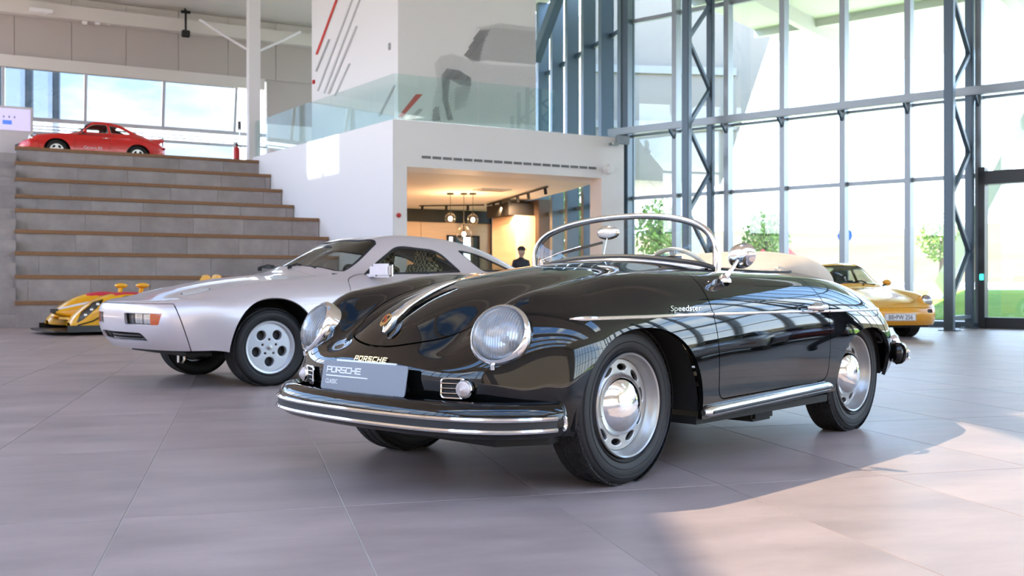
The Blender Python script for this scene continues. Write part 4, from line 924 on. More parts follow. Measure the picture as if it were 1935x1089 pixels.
def speedster():
    car = thing('sports_car', 'black open two-seat classic sports car with chrome trim and beige folded top', 'car', H_ORIGIN, math.atan2(HD.y, HD.x))
    B, A, NN = loft(NET356, 241, 201)
    V = B.V; B0 = B
    B = B.clip(arch_sdf(B.V, 0, .26, .395, .372))
    B = B.clip(arch_sdf(B.V, -2.10, .26, .388, .315))
    for sd in (1, -1):
        n = np.array([.86, .25*sd, .40]); n /= np.linalg.norm(n); c = np.array([.575, .56*sd, .610]); q = B.V-c; ax = q @ n; rad = np.linalg.norm(q-ax[:, None]*n, axis=1)
        B = B.clip(np.where(np.abs(ax) < .22, rad-.1185, 1.0))
    # cockpit opening
    cp = roundpoly([(-.83, 0), (-.85, .30), (-.91, .555), (-1.30, .60), (-1.66, .585), (-1.80, .42), (-1.83, 0), (-1.80, -.42), (-1.66, -.585), (-1.30, -.60), (-.91, -.555), (-.85, -.30)], .12)
    g = sdf_poly(B.V[:, 0], B.V[:, 1], cp); g = np.where(B.V[:, 2] > .6, g, 1.0); B = B.clip(g)
    # front lid
    hp = [(.700, 0), (.685, .13), (.640, .235), (.56, .315), (.42, .375), (.20, .405), (-.10, .43), (-.40, .455), (-.60, .455), (-.665, .40), (-.69, .25), (-.695, 0)]
    hp = [tuple(p) for p in curve3(hp, 60)]; hp = hp+[(x, -y) for x, y in hp[-2:0:-1]]
    g = np.where(B.V[:, 2] > .53, sdf_poly(B.V[:, 0], B.V[:, 1], hp), 1.0)
    g = np.where((B.V[:, 2] < .56) & (B.V[:, 0] > .6), np.maximum(g, (.556-B.V[:, 2])), g)
    B, lid = B.split(g, .0028)
    # doors
    dp = roundpoly([(-.488, 1.3), (-.500, .80), (-.514, .55), (-.522, .305), (-1.592, .318), (-1.600, .62), (-1.56, .74), (-1.47, .84), (-1.44, 1.3)], [0, 0, .1, .05, .07, .2, .2, .1, 0], 5)
    doors = []
    for sd in (1, -1):
        g = np.where(B.V[:, 1]*sd > .3, sdf_poly(B.V[:, 0], B.V[:, 2], dp), 1.0); B, dr = B.split(g, .003); doors.append(dr)
    # engine lid
    ep = roundpoly([(-2.10, .36), (-2.62, .33), (-2.78, .22), (-2.78, -.22), (-2.62, -.33), (-2.10, -.36)], .1)
    g = np.where(B.V[:, 2] > .5, sdf_poly(B.V[:, 0], B.V[:, 1], ep), 1.0); B, el = B.split(g, .0025)
    body = B.build('body', BLACKPAINT, car, .02)
    hood = lid.build('front_lid', BLACKPAINT, car, .015)
    el.build('engine_lid', BLACKPAINT, car, .015)
    dleft = doors[0].build('door', BLACKPAINT, car, .02); dright = doors[1].build('door', BLACKPAINT, car, .02)
    # inner shells and floor
    for sd in (1, -1):
        wheel_well(car, 0, .26, .415, .42, .78, sd); wheel_well(car, -2.10, .29, .40, .42, .70, sd)
    mb = MB(); mb.prism([(.60, -.55), (.60, .55), (.42, .66), (-.43, .40), (-.43, .76), (-1.68, .76), (-1.68, .40), (-2.5, .40), (-2.8, .5), (-2.8, -.5), (-2.5, -.40), (-1.68, -.40), (-1.68, -.76), (-.43, -.76), (-.43, -.40), (.42, -.66)], .20, .235)
    mb.build('underbody', BLACK, car)
    MB().box((-1.30, .44, .135), (-1.10, .66, .21)).build('jack_point', BLACK, car, .015)
    MB().tube([(.3, -.6, .25), (.3, .6, .25)], .04, 10).build('front_axle', BLACK, car)
    # bumpers
    def bumper(plan, z, name):
        P = curve3([(x, y, z) for x, y in plan], 60); full = np.vstack([P[:0:-1]*[1, -1, 1], P])
        prof = [(-.012, -.068), (.020, -.062), (.036, -.046), (.045, -.024), (.047, .0), (.044, .022), (.036, .044), (.020, .060), (-.012, .066), (-.03, .05), (-.03, -.05)]
        o = MB().sweep(prof if plan[0][0] > 0 else [(-a, b) for a, b in prof], full).build(name, BLACKPAINT, car)
        q = full[2:-2]; q = q-[0, 0, .012]
        sg = 1 if plan[0][0] > 0 else -1
        for zz in (.021, -.021):
            MB().sweep([(sg*a, b_) for a, b_ in ((.041, zz-.0095), (.054, zz-.007), (.058, zz), (.054, zz+.007), (.041, zz+.0095))], q).build('chrome_strip', CHROME, o)
        MB().sweep([(sg*a, b_) for a, b_ in ((.041, -.016), (.049, -.016), (.049, .016), (.041, .016))], q).build('rubber_insert', RUBBER, o)
        return o
    fb = bumper([(.815, 0), (.808, .2), (.784, .40), (.738, .555), (.665, .662), (.575, .722), (.485, .745)], .312, 'front_bumper')
    for e, sd in ((-1, -1), (1, 1)):
        MB().ball((.478, sd*.752, .312), .030, .040, .066).build('bumper_end', BLACKPAINT, fb)
        MB().tube([(.496, sd*.790, .300+.021*math.sin(a_)) if False else (.494-.012*math.cos(a_), sd*.792, .300+.021*math.sin(a_)) for a_ in np.linspace(-PI/2, PI/2, 9)], .0085, 8).build('strip_end', CHROME, fb)
    rb = bumper([(-3.06, 0), (-3.055, .2), (-3.03, .40), (-2.98, .54), (-2.89, .645), (-2.79, .70), (-2.70, .725)], .40, 'rear_bumper')
    for sd in (1, -1):
        MB().ball((-2.705, sd*.722, .40), .04, .036, .06).build('bumper_end', BLACKPAINT, rb)
        MB().ball((-2.95, sd*.60, .41), .04, .04, .09).build('overrider', CHROME, rb)
    # headlights
    for sd in (1, -1):
        n = Vector((.86, .25*sd, .40)).normalized(); c = Vector((.575, .56*sd, .610))+n*.018; M = facing(c, n)
        hl = MB().lathe([(.118, -.14), (.1225, -.02), (.122, .0), (.117, .012), (.109, .017), (.104, .012), (.102, .0)], 48, 'z').xf(M).build('headlight', CHROME, car)
        MB().lathe([(.1045, .006), (.10, .020), (.088, .034), (.070, .045), (.045, .053), (.02, .0565), (0, .057)], 40, 'z').xf(M).build('lens', RIBL, hl)
        ribs = MB()
        for k in range(-9, 10):
            x = k*.0098; hgt = math.sqrt(max(.094**2-x*x, 0))
            if hgt > .02: ribs.tube([(x, -hgt+2*hgt*j/10, .010+.040*(1-(x*x+(hgt-2*hgt*j/10)**2)/.1**2)) for j in range(11)], .0016, 5)
        ribs.xf(M).build('lens_ribs', RIBF, hl)
        MB().lathe([(.104, .006), (.098, -.02), (.084, -.045), (.06, -.065), (.03, -.076), (0, -.078)], 40, 'z').xf(M).build('reflector', CHROMED, hl)
        MB().ball((0, 0, -.045), .016, .016, .024).xf(M).build('bulb', mat('bulb glass', (.8, .8, .78), .2), hl)
        MB().lathe([(.0, .0), (.105, .0)], 32, 'z').xf(M @ Matrix.Translation((0, 0, -.079))).build('bucket', BLACK, hl)
        MB().tube([M @ Vector((0, -.121, .008)), M @ Vector((0, -.137, -.002))], .009, 10).build('ring_screw', CHROME, hl)
        # horn grille with round turn lamp
        cc = Vector((.706, .455*sd, .418)); nn = Vector((.95, .31*sd, .05)).normalized(); M = facing(cc, nn)
        s = 1 if sd > 0 else -1
        gl = MB(); loop = roundpoly([(-.062, -.036), (.04, -.036), (.04, .036), (-.062, .036)], .018)
        gl.tube([(x*s, y, .006) for x, y in loop], .0042, 6, True)
        gr = gl.xf(M).build('horn_grille', CHROME, car)
        MB().add([(x*s*.98, y*.98, .003) for x, y in loop], [tuple(range(len(loop)))]).xf(M).build('grille_opening', BLACK, gr)
        for zz in (-.018, 0, .018): MB().tube([(-.062*s, zz, .008), (.03*s, zz, .008)], .0026, 6).xf(M).build('grille_bar', CHROME, gr)
        Mt = M @ Matrix.Translation((.038*s, 0, .01))
        tl = MB().lathe([(.034, -.012), (.035, .004), (.031, .010), (.028, .006)], 28, 'z').xf(Mt).build('turn_lamp', CHROME, car)
        MB().lathe([(.029, .006), (.027, .014), (.0225, .018), (.022, .015), (.0165, .022), (.016, .019), (.010, .026), (.0095, .023), (.004, .028), (0, .028)], 28, 'z').xf(Mt).build('lens', mat('frosted lamp lens', (.68, .60, .57), .18, coat=.6), tl)
    # front lid handle with badge
    pth = [top_at(A, x, 0, .006) for x in np.linspace(.672, .27, 22)]
    rad = [.006, .017, .021, .020, .018, .0165, .0155, .0147, .014, .0133, .0127, .012, .0115, .011, .0105, .010, .0096, .0092, .009, .0085, .008, .004]
    hh = MB().tube([p+Vector((.004, 0, .012)) for p in pth], rad, 12, flat=1.35).build('lid_handle', CHROME, car)
    p0, p1 = pth[0]+Vector((.012, 0, .014)), pth[4]
    d = (pth[3]-pth[0]).normalized(); nrm = Vector((-d.z*-1, 0, 0)); nrm = Vector((d.z, 0, -d.x)).normalized()
    M = facing(pth[2]+nrm*.040, nrm, d)
    shield = curve3([(0, -.040), (.014, -.026), (.0195, -.004), (.019, .016), (.012, .025), (0, .028), (-.012, .025), (-.019, .016), (-.0195, -.004), (-.014, -.026), (0, -.040)], 30)[:-1]
    V, F = curve_mesh([shield], .004, .001); bd = MB().add(V, F).xf(M).build('badge', GOLD, hh)
    for (x0, y0, x1, y1, mm) in ((-.015, .001, -.002, .016, mat('badge red', (.5, .04, .02), .3)), (.002, -.018, .011, -.002, mat('badge red', (.5, .04, .02), .3)), (.002, .001, .015, .016, BLACK), (-.011, -.018, -.002, -.002, BLACK)):
        for k in range(3):
            xa = x0+(x1-x0)*k/3; MB().box((xa, y0, .0025), (xa+(x1-x0)/5, y1, .0042)).xf(M).build('badge_bar', mm, bd)
    # maker's script, plate
    sc = word_geo('PORSCHE', .018, .017, .011, .0042, .004, .3); wd = 7*.018+6*.011
    M = facing((.749, 0, .500), (.95, 0, .30)); sc.V = [(x-wd/2, y, z-(x-wd/2)**2*.18) for x, y, z in sc.V]
    sc.bar((-wd/2, -.007, 0), (wd/2, -.007, 0), .003, .003); sc.xf(M); sc.build('front_lettering', GOLD, car)
    M = facing((.782, 0, .436), (.985, 0, .17))
    V, F = curve_mesh([roundpoly([(-.262, -.058), (.262, -.058), (.262, .058), (-.262, .058)], .012)], .003, .0005)
    pl = MB().add(V, F).xf(M).build('number_plate', mat('grey plate', (.205, .222, .252), .45), car)
    MB().box((-.185, -.068, -.01), (.185, .066, -.003)).xf(M).build('plate_carrier', mat('white plate carrier', (.75, .76, .78), .4), pl)
    WP = mat('white print', (.85, .86, .87), .5)
    wg = word_geo('PORSCHE', .0255, .021, .0062, .0046, .002); wg.V = [(x-.232, y+.012, z+.003) for x, y, z in wg.V]; wg.xf(M).build('plate_wordmark', WP, pl)
    MB().box((-.234, -.0045, .0018), (.033, .0, .0035)).xf(M).build('plate_rule', WP, pl)
    V, F = text_geo('CLASSIC', .026, .001, .82); MB().add([(x-.234, y-.034, z+.0028) for x, y, z in V], F).xf(M).build('plate_text', WP, pl)
    # side strips
    for sd in (1, -1):
        for x0, x1, par in ((.385, -.496, body), (-.506, -1.592, dleft if sd > 0 else dright), (-1.604, -2.42, body)):
            P = [side_at(A, x, .668+.010*(1-abs(x+.5)/2.5), sd, .002) for x in np.linspace(x0, x1, 26)]
            rr = [.0075]*26
            if x0 > .3: rr[:4] = [.003, .008, .0095, .0085]
            if x1 < -2.3: rr[-2:] = [.006, .002]
            MB().tube(P, rr, 8).build('side_strip', CHROME, par)
        P = np.array([side_at(A, x, .262-.0006*0+(.026)*(-x-.38)/1.24, sd, .012) for x in np.linspace(-.385, -1.62, 30)])
        rk = MB().tube(P, [.012]+[.024]*28+[.012], 12).build('sill_strip', CHROME, car)
        MB().tube([tuple(p+[0, sd*.019, -.002]) for p in P[1:-1]], .0085, 8).build('rubber_insert', RUBBER, rk)
        # door handle
        dd = dleft if sd > 0 else dright
        a = side_at(A, -1.43, .690, sd, .032)
        hd = MB().tube([(-1.335, a.y-.012*sd, .694), (-1.36, a.y+.008*sd, .694), (-1.42, a.y+.016*sd, .694), (-1.49, a.y+.012*sd, .693), (-1.525, a.y-.005*sd, .692)], [.007, .014, .017, .015, .009], 12).build('door_handle', CHROME, dd)
        MB().tube([(-1.48, a.y-.04*sd, .693), (-1.48, a.y+.004*sd, .693)], [.026, .020], 14).build('lock_button', CHROME, hd)
        # model script on the front wing
        V, F = text_geo('Speedster', .036, .003, 1.55, .35)
        cc = side_at(A, -.19, .694, sd, .004); c2 = side_at(A, -.46, .694, sd, .004); c3 = side_at(A, -.32, .73, sd, .004); c4 = side_at(A, -.32, .68, sd, .004)
        X = (c2-cc).normalized()*(1 if sd > 0 else -1); Z = X.cross((c3-c4).normalized()).normalized(); Yv = Z.cross(X)
        MB().add(V, F).xf(basis(cc if sd > 0 else c2, X, Yv, Z)).build('side_lettering', GOLD if False else CHROME, body)
    # wing mirror (left)
    b0 = side_at(A, -.735, .822, 1, 0.0)
    mr = MB().lathe([(.034, -.006), (.033, .006), (.022, .020), (.014, .030)], 20, 'z', (b0.x, b0.y-.008, b0.z)).build('wing_mirror', CHROME, dleft)
    MB().tube([b0+Vector((0, 0, .015)), b0+Vector((-.03, .02, .06)), b0+Vector((-.075, .035, .115))], [.013, .0095, .007], 10).build('mirror_arm', CHROME, mr)
    M = facing(b0+Vector((-.088, .036, .117)), Vector((-1, .10, .05)), (.0, -.22, 1))
    MB().lathe([(0, -.036), (.025, -.034), (.045, -.027), (.057, -.014), (.060, 0), (.056, .003), (0, .004)], 28, 'z').xf(M @ Matrix.Scale(1.28, 4, (1, 0, 0)) @ Matrix.Scale(.98, 4, (0, 1, 0))).build('mirror_head', CHROME, mr)
    # windscreen
    Tc = curve3([(-.885, .575, .872), (-.885, .582, .95), (-.888, .568, 1.015), (-.895, .525, 1.070), (-.912, .44, 1.112), (-.935, .25, 1.152), (-.945, 0, 1.166)], 40)
    Bc = curve3([(-.885, .575, .872), (-.868, .53, .888), (-.835, .42, .908), (-.80, .22, .930), (-.785, 0, .937)], 40)
    T = np.vstack([Tc, Tc[-2::-1]*[1, -1, 1]]); Bm = np.vstack([Bc, Bc[-2::-1]*[1, -1, 1]])
    ws = MB().tube(T, .0125, 10).build('windscreen_frame', CHROME, car)
    MB().tube(T*[1, .978, 1]-[.004, 0, .012], .008, 8).build('inner_frame', DARKGREY, ws)
    k = 12; GV = [(Bm[i]*(1-j/k)+T[i]*(j/k))+np.array([.018*math.sin(PI*j/k)*math.sin(PI*i/(len(T)-1)), 0, 0]) for i in range(len(T)) for j in range(k+1)]
    GF = [(i*(k+1)+j, (i+1)*(k+1)+j, (i+1)*(k+1)+j+1, i*(k+1)+j+1) for i in range(len(T)-1) for j in range(k)]
    mobj('windscreen', GV, GF, CLEAR, ws, True)
    MB().tube(Bm+[.004, 0, .010], .015, 10).build('base_seal', RUBBER, ws)
    MB().tube(Bm+[.014, 0, -.006], .012, 10).build('base_strip', CHROME, ws)
    for sd in (1, -1):
        MB().prism([(-.875, .565*sd), (-.915, .572*sd), (-.905, .600*sd), (-.872, .592*sd)], .85, .985).build('screen_post', CHROME, ws, .008)
    for q0, bl0, bl1 in (((-.800, .01, .934), (-.832, .125, .950), (-.862, .40, .941)), ((-.800, -.45, .925), (-.835, -.335, .978), (-.868, -.09, 1.028))):
        q0, bl0, bl1 = Vector(q0), Vector(bl0), Vector(bl1); mid = (bl0+bl1)/2+Vector((.014, 0, .008))
        wp = MB().lathe([(.015, -.02), (.015, .012), (.007, .02)], 14, 'z', q0).build('wiper', CHROMED, car)
        MB().tube([q0+Vector((.004, 0, .016)), q0.lerp(mid, .5)+Vector((.012, 0, .012)), mid], .0035, 6).build('wiper_arm', CHROME, wp)
        MB().bar(bl0, bl1, .008, .013).build('wiper_blade', RUBBER, wp)
    # mirror inside the screen
    im = MB().tube([(-.87, -.085, .95), (-.895, -.085, 1.03), (-.905, -.085, 1.06)], .0035, 8).build('interior_mirror', CHROME, car)
    MB().ball((-.91, -.085, 1.08), .016, .075, .038).build('mirror_shell', CHROME, im)
    # cockpit
    MB().prism([(-.84, -.60), (-.84, .60), (-1.78, .60), (-1.78, -.60)], .30, .32).build('cockpit_floor', BLACK, car)
    for sd in (1, -1): MB().prism([(-.88, .60*sd), (-.88, .70*sd), (-1.72, .70*sd), (-1.72, .60*sd)], .32, .835).build('door_card', LEATHER, car, .01)
    MB().prism([(-.80, -.58), (-.80, .58), (-.93, .57), (-.95, .3), (-.95, -.3), (-.93, -.57)], .72, .885).build('dashboard', BLACKPAINT, car, .02)
    edge = np.array([top_at(A, x, y, .006) for x, y in cp if x < -.90]); MB().tube(edge-[0, 0, .008], .009, 8).build('cockpit_rim', BLACK, car)
    for sd in (1, -1):
        mb = MB(); mb.prism([(-1.08, .10*sd), (-1.06, .33*sd), (-1.08, .55*sd), (-1.50, .54*sd), (-1.50, .11*sd)], .40, .52)
        st = mb.build('seat', LEATHER, car, .04)
        mb = MB(); P = [(-1.48, .33*sd, .46), (-1.55, .33*sd, .62), (-1.60, .33*sd, .78), (-1.64, .33*sd, .90)]
        pr = [(-.22, -.05), (.22, -.05), (.23, .0), (.20, .05), (-.20, .05), (-.23, 0)]
        mb.sweep(pr, P, up=(1, 0, 0)); mb.build('backrest', LEATHER, st, .02)
    # steering wheel
    M = facing((-1.10, .25, .815), (-.86, 0, .50)); IV = mat('ivory plastic', (.55, .49, .39), .35)
    sw = MB().tube([M @ Vector((.20*math.cos(a), .20*math.sin(a), 0)) for a in np.linspace(0, 2*PI, 41)[:-1]], .0115, 8, True).build('steering_wheel', IV, car)
    for a in (PI/2+.0, PI*1.17, PI*1.83): MB().bar(M @ Vector((.02*math.cos(a), .02*math.sin(a), -.03)), M @ Vector((.195*math.cos(a), .195*math.sin(a), 0)), .03, .006).build('spoke', IV, sw)
    MB().lathe([(.045, -.04), (.045, -.02), (.03, -.012), (0, -.01)], 24, 'z').xf(M).build('horn_button', IV, sw)
    MB().tube([M @ Vector((0, 0, -.04)), Vector((-.90, .27, .74))], .02, 10).build('steering_column', BLACK, sw)
    # folded top under its cover
    secs = [(-1.60, .50, .86, .905), (-1.70, .56, .87, .965), (-1.84, .60, .855, 1.000), (-2.00, .60, .83, 1.005), (-2.16, .57, .80, .985), (-2.30, .52, .765, .940), (-2.37, .47, .755, .865)]
    net = []
    for x, wd_, zb, zt in secs:
        row = []
        for q in np.linspace(0, 1, 9):
            yy = wd_*math.sin(q*PI/2)**.85; zz = zb+(zt-zb)*math.cos(q*PI/2)**.55 if q < 1 else zb-.012
            sag = .014*math.sin(yy*26)*math.sin((x+2)*9)*(1-q)
            row.append((-x-.10*(yy/.6)**2*(-1), yy, zz+sag*.6))
        net.append(row)
    net = [[(a-.13*(b/.6)**2, b, c) for a, b, c in r] for r in net]
    CS, CA, _ = loft(net, 48, 61)
    fs = CS.build('folded_top', CLOTHTOP, car, .05)
    MB().tube([CA[-1, j] for j in range(0, 61, 3)], .012, 8).build('cover_hem', CLOTHTOP, fs)
    for yy in (.40, -.40, .46, -.46): MB().ball((-2.27, yy, .885), .010).build('press_stud', CHROME, fs)
    # tail lamps
    for sd in (1, -1):
        MB().ball((-2.90, .50*sd, .56), .035, .03, .045).build('tail_lamp', mat('red lens', (.4, .01, .01), .2, coat=.5), car)
    wh = wheel_steel(car); place_wheels(car, wh, 0, -2.10, .640, .318)
    return car, A
CAR356, A356 = speedster()
# ---------------------------------------------------------------- the silver coupe
def mirrored(poly): return list(poly)+[(x, -y) for x, y in poly[::-1] if abs(y) > 1e-6]
def window_split(B, g, seal=.014):
    """body, rubber seal ring, glass"""
    body = B.clip(g); ring = B.clip(-g); 
    return body, ring
def cut_window(B, gf, car, name, gm, seal=.016, sm=None, depth=.010):
    g = gf(B); rest = B.clip(g); inner = B.clip(-g)
    if not len(inner.F): return rest
    g2 = gf(inner); ring = inner.clip(g2+seal); gl = inner.clip(-g2-seal)
    ring.offset(-.004).build('window_seal', sm or RUBBER, car, .006)
    gl.offset(-depth).build(name, gm, car, 0)
    return rest
def plan_poly(poly, zmin=.0, zmax=9): 
    return lambda B: np.where((B.V[:, 2] > zmin) & (B.V[:, 2] < zmax), sdf_poly(-B.V[:, 0], B.V[:, 1], poly), 1.0)
def side_poly(poly, sd, ymin=.3):
    return lambda B: np.where(B.V[:, 1]*sd > ymin, sdf_poly(-B.V[:, 0], B.V[:, 2], poly), 1.0)
def front_poly(poly, xmax, sd=0):
    return lambda B: np.where(-B.V[:, 0] < xmax, sdf_poly(B.V[:, 1]*(sd or 1), B.V[:, 2], poly), 1.0)
def wheel_phone(parent, R=.316, r=.208, w=.215):
    t = tyre(parent, R, r, w); h = w/2
    MB().lathe([(r+.006, h*.70), (r+.010, h*.80), (r+.004, h*.86), (r-.010, h*.84), (r-.016, h*.70), (r-.020, h*.35), (r-.03, h*.2), (r-.03, -h*.8)], 56).build('rim', ALLOY, t)
    loops = [circ(0, 0, r-.014, 48)]+[circ(.118*math.cos(a), .118*math.sin(a), .0445, 22, .047, a) for a in [PI/2+2*PI*(k+.5)/5 for k in range(5)]]+[circ(.062*math.cos(a), .062*math.sin(a), 0.0155, 14) for a in [PI/2+2*PI*k/5 for k in range(5)]]
    V, F = curve_mesh(loops, .03, .006, 2)
    MB().add(V, F).xf(Matrix.Translation((0, h*.42, 0)) @ YM).build('wheel_disc', ALLOY, t)
    MB().lathe([(0, h*.10), (r-.02, h*.10)], 28).build('brake_disc', DARKGREY, t)
    MB().lathe([(.024, h*.62), (.022, h*.72), (0, h*.73)], 18).build('centre_cap', CHROMED, t); return t
NET928 = [
 [(-.87,0,.31),(-.85,.35,.31),(-.79,.62,.31),(-.72,.76,.31),(-.66,.81,.31),(-.60,.84,.31),(-.52,.86,.31),(-.42,.87,.30)],
 [(-.95,0,.42),(-.93,.35,.42),(-.87,.62,.42),(-.78,.77,.42),(-.70,.83,.42),(-.60,.865,.42),(-.50,.88,.40),(-.35,.88,.285)],
 [(-.985,0,.55),(-.965,.35,.55),(-.90,.62,.55),(-.80,.78,.55),(-.68,.85,.55),(-.55,.885,.53),(-.42,.897,.44),(-.25,.88,.27)],
 [(-.965,0,.658),(-.945,.35,.658),(-.88,.60,.660),(-.765,.76,.668),(-.60,.855,.652),(-.45,.897,.58),(-.30,.905,.45),(-.10,.885,.265)],
 [(-.85,0,.702),(-.83,.35,.702),(-.76,.58,.705),(-.61,.755,.712),(-.43,.865,.68),(-.28,.905,.58),(-.14,.912,.45),(.05,.885,.26)],
 [(-.45,0,.800),(-.43,.33,.797),(-.37,.58,.792),(-.26,.76,.778),(-.11,.873,.71),(.02,.912,.585),(.12,.917,.45),(.28,.885,.25)],
 [(.08,0,.893),(.09,.33,.886),(.12,.58,.868),(.19,.76,.836),(.27,.88,.745),(.36,.915,.595),(.44,.918,.45),(.55,.885,.25)],
 [(.52,0,.965),(.54,.33,.955),(.62,.58,.925),(.69,.755,.880),(.74,.88,.77),(.77,.915,.61),(.80,.918,.45),(.85,.885,.25)],
 [(.86,0,1.13),(.88,.33,1.12),(.95,.56,1.06),(1.00,.745,.905),(1.02,.885,.78),(1.03,.917,.62),(1.05,.918,.45),(1.08,.885,.25)],
 [(1.20,0,1.262),(1.21,.33,1.252),(1.25,.545,1.195),(1.30,.74,.925),(1.31,.885,.785),(1.32,.917,.62),(1.33,.918,.45),(1.34,.885,.25)],
 [(1.60,0,1.292),(1.60,.33,1.282),(1.61,.55,1.225),(1.64,.74,.94),(1.65,.885,.79),(1.65,.917,.62),(1.65,.918,.45),(1.65,.885,.25)],
 [(2.10,0,1.262),(2.10,.33,1.252),(2.09,.56,1.192),(2.07,.745,.955),(2.06,.888,.80),(2.05,.918,.62),(2.05,.918,.45),(2.04,.885,.25)],
 [(2.60,0,1.14),(2.60,.33,1.13),(2.58,.56,1.08),(2.52,.745,.955),(2.50,.885,.80),(2.49,.915,.62),(2.48,.915,.45),(2.46,.88,.27)],
 [(3.00,0,.985),(2.99,.33,.975),(2.96,.56,.935),(2.90,.73,.870),(2.87,.85,.77),(2.85,.89,.62),(2.83,.89,.45),(2.80,.86,.29)],
 [(3.34,0,.83),(3.33,.33,.82),(3.28,.55,.79),(3.21,.70,.745),(3.17,.79,.69),(3.13,.83,.58),(3.10,.83,.45),(3.06,.81,.32)],
 [(3.48,0,.60),(3.46,.33,.60),(3.40,.55,.59),(3.32,.68,.57),(3.26,.755,.54),(3.22,.79,.49),(3.18,.80,.42),(3.14,.79,.33)],
 [(3.40,0,.36),(3.38,.33,.36),(3.32,.53,.36),(3.25,.66,.355),(3.20,.73,.35),(3.16,.765,.345),(3.12,.775,.34),(3.08,.77,.335)]]
PASHA = mat('chequered seat cloth', (.1, .09, .06), .8)
def _pasha():
    n, l, b = nodes_of(PASHA); t = n.new('ShaderNodeTexCoord'); c = n.new('ShaderNodeTexChecker'); c.inputs['Scale'].default_value = 34
    c.inputs['Color1'].default_value = (.50, .43, .26, 1); c.inputs['Color2'].default_value = (.03, .028, .02, 1)
    wv = n.new('ShaderNodeTexNoise'); wv.inputs['Scale'].default_value = 5; ad = n.new('ShaderNodeVectorMath'); ad.operation = 'MULTIPLY_ADD'; ad.inputs[1].default_value = (.12, .12, .12)
    l.new(t.outputs['Object'], wv.inputs['Vector']); l.new(wv.outputs['Color'], ad.inputs[0]); l.new(t.outputs['Object'], ad.inputs[2]); l.new(ad.outputs[0], c.inputs['Vector']); l.new(c.outputs['Color'], b.inputs['Base Color'])
_pasha()
def seats(car, x, ys, z, m, hz=.62):
    for y in ys:
        st = MB().prism([(-x+.25, y-.24), (-x+.25, y+.24), (-x-.25, y+.23), (-x-.25, y-.23)], z-.14, z).build('seat', m, car, .04)
        pr = [(-.24, -.06), (.24, -.06), (.25, 0), (.21, .06), (-.21, .06), (-.25, 0)]
        MB().sweep(pr, [(-x-.22, y, z-.05), (-x-.30, y, z+.25), (-x-.36, y, z+.42), (-x-.37, y, z+.45)], up=(1, 0, 0)).build('backrest', m, st, .03)
        MB().sweep([(a*.55, b_*.8) for a, b_ in pr], [(-x-.36, y, z+.42), (-x-.39, y, z+hz-.02), (-x-.395, y, z+hz)], up=(1, 0, 0)).build('headrest', m, st, .03)
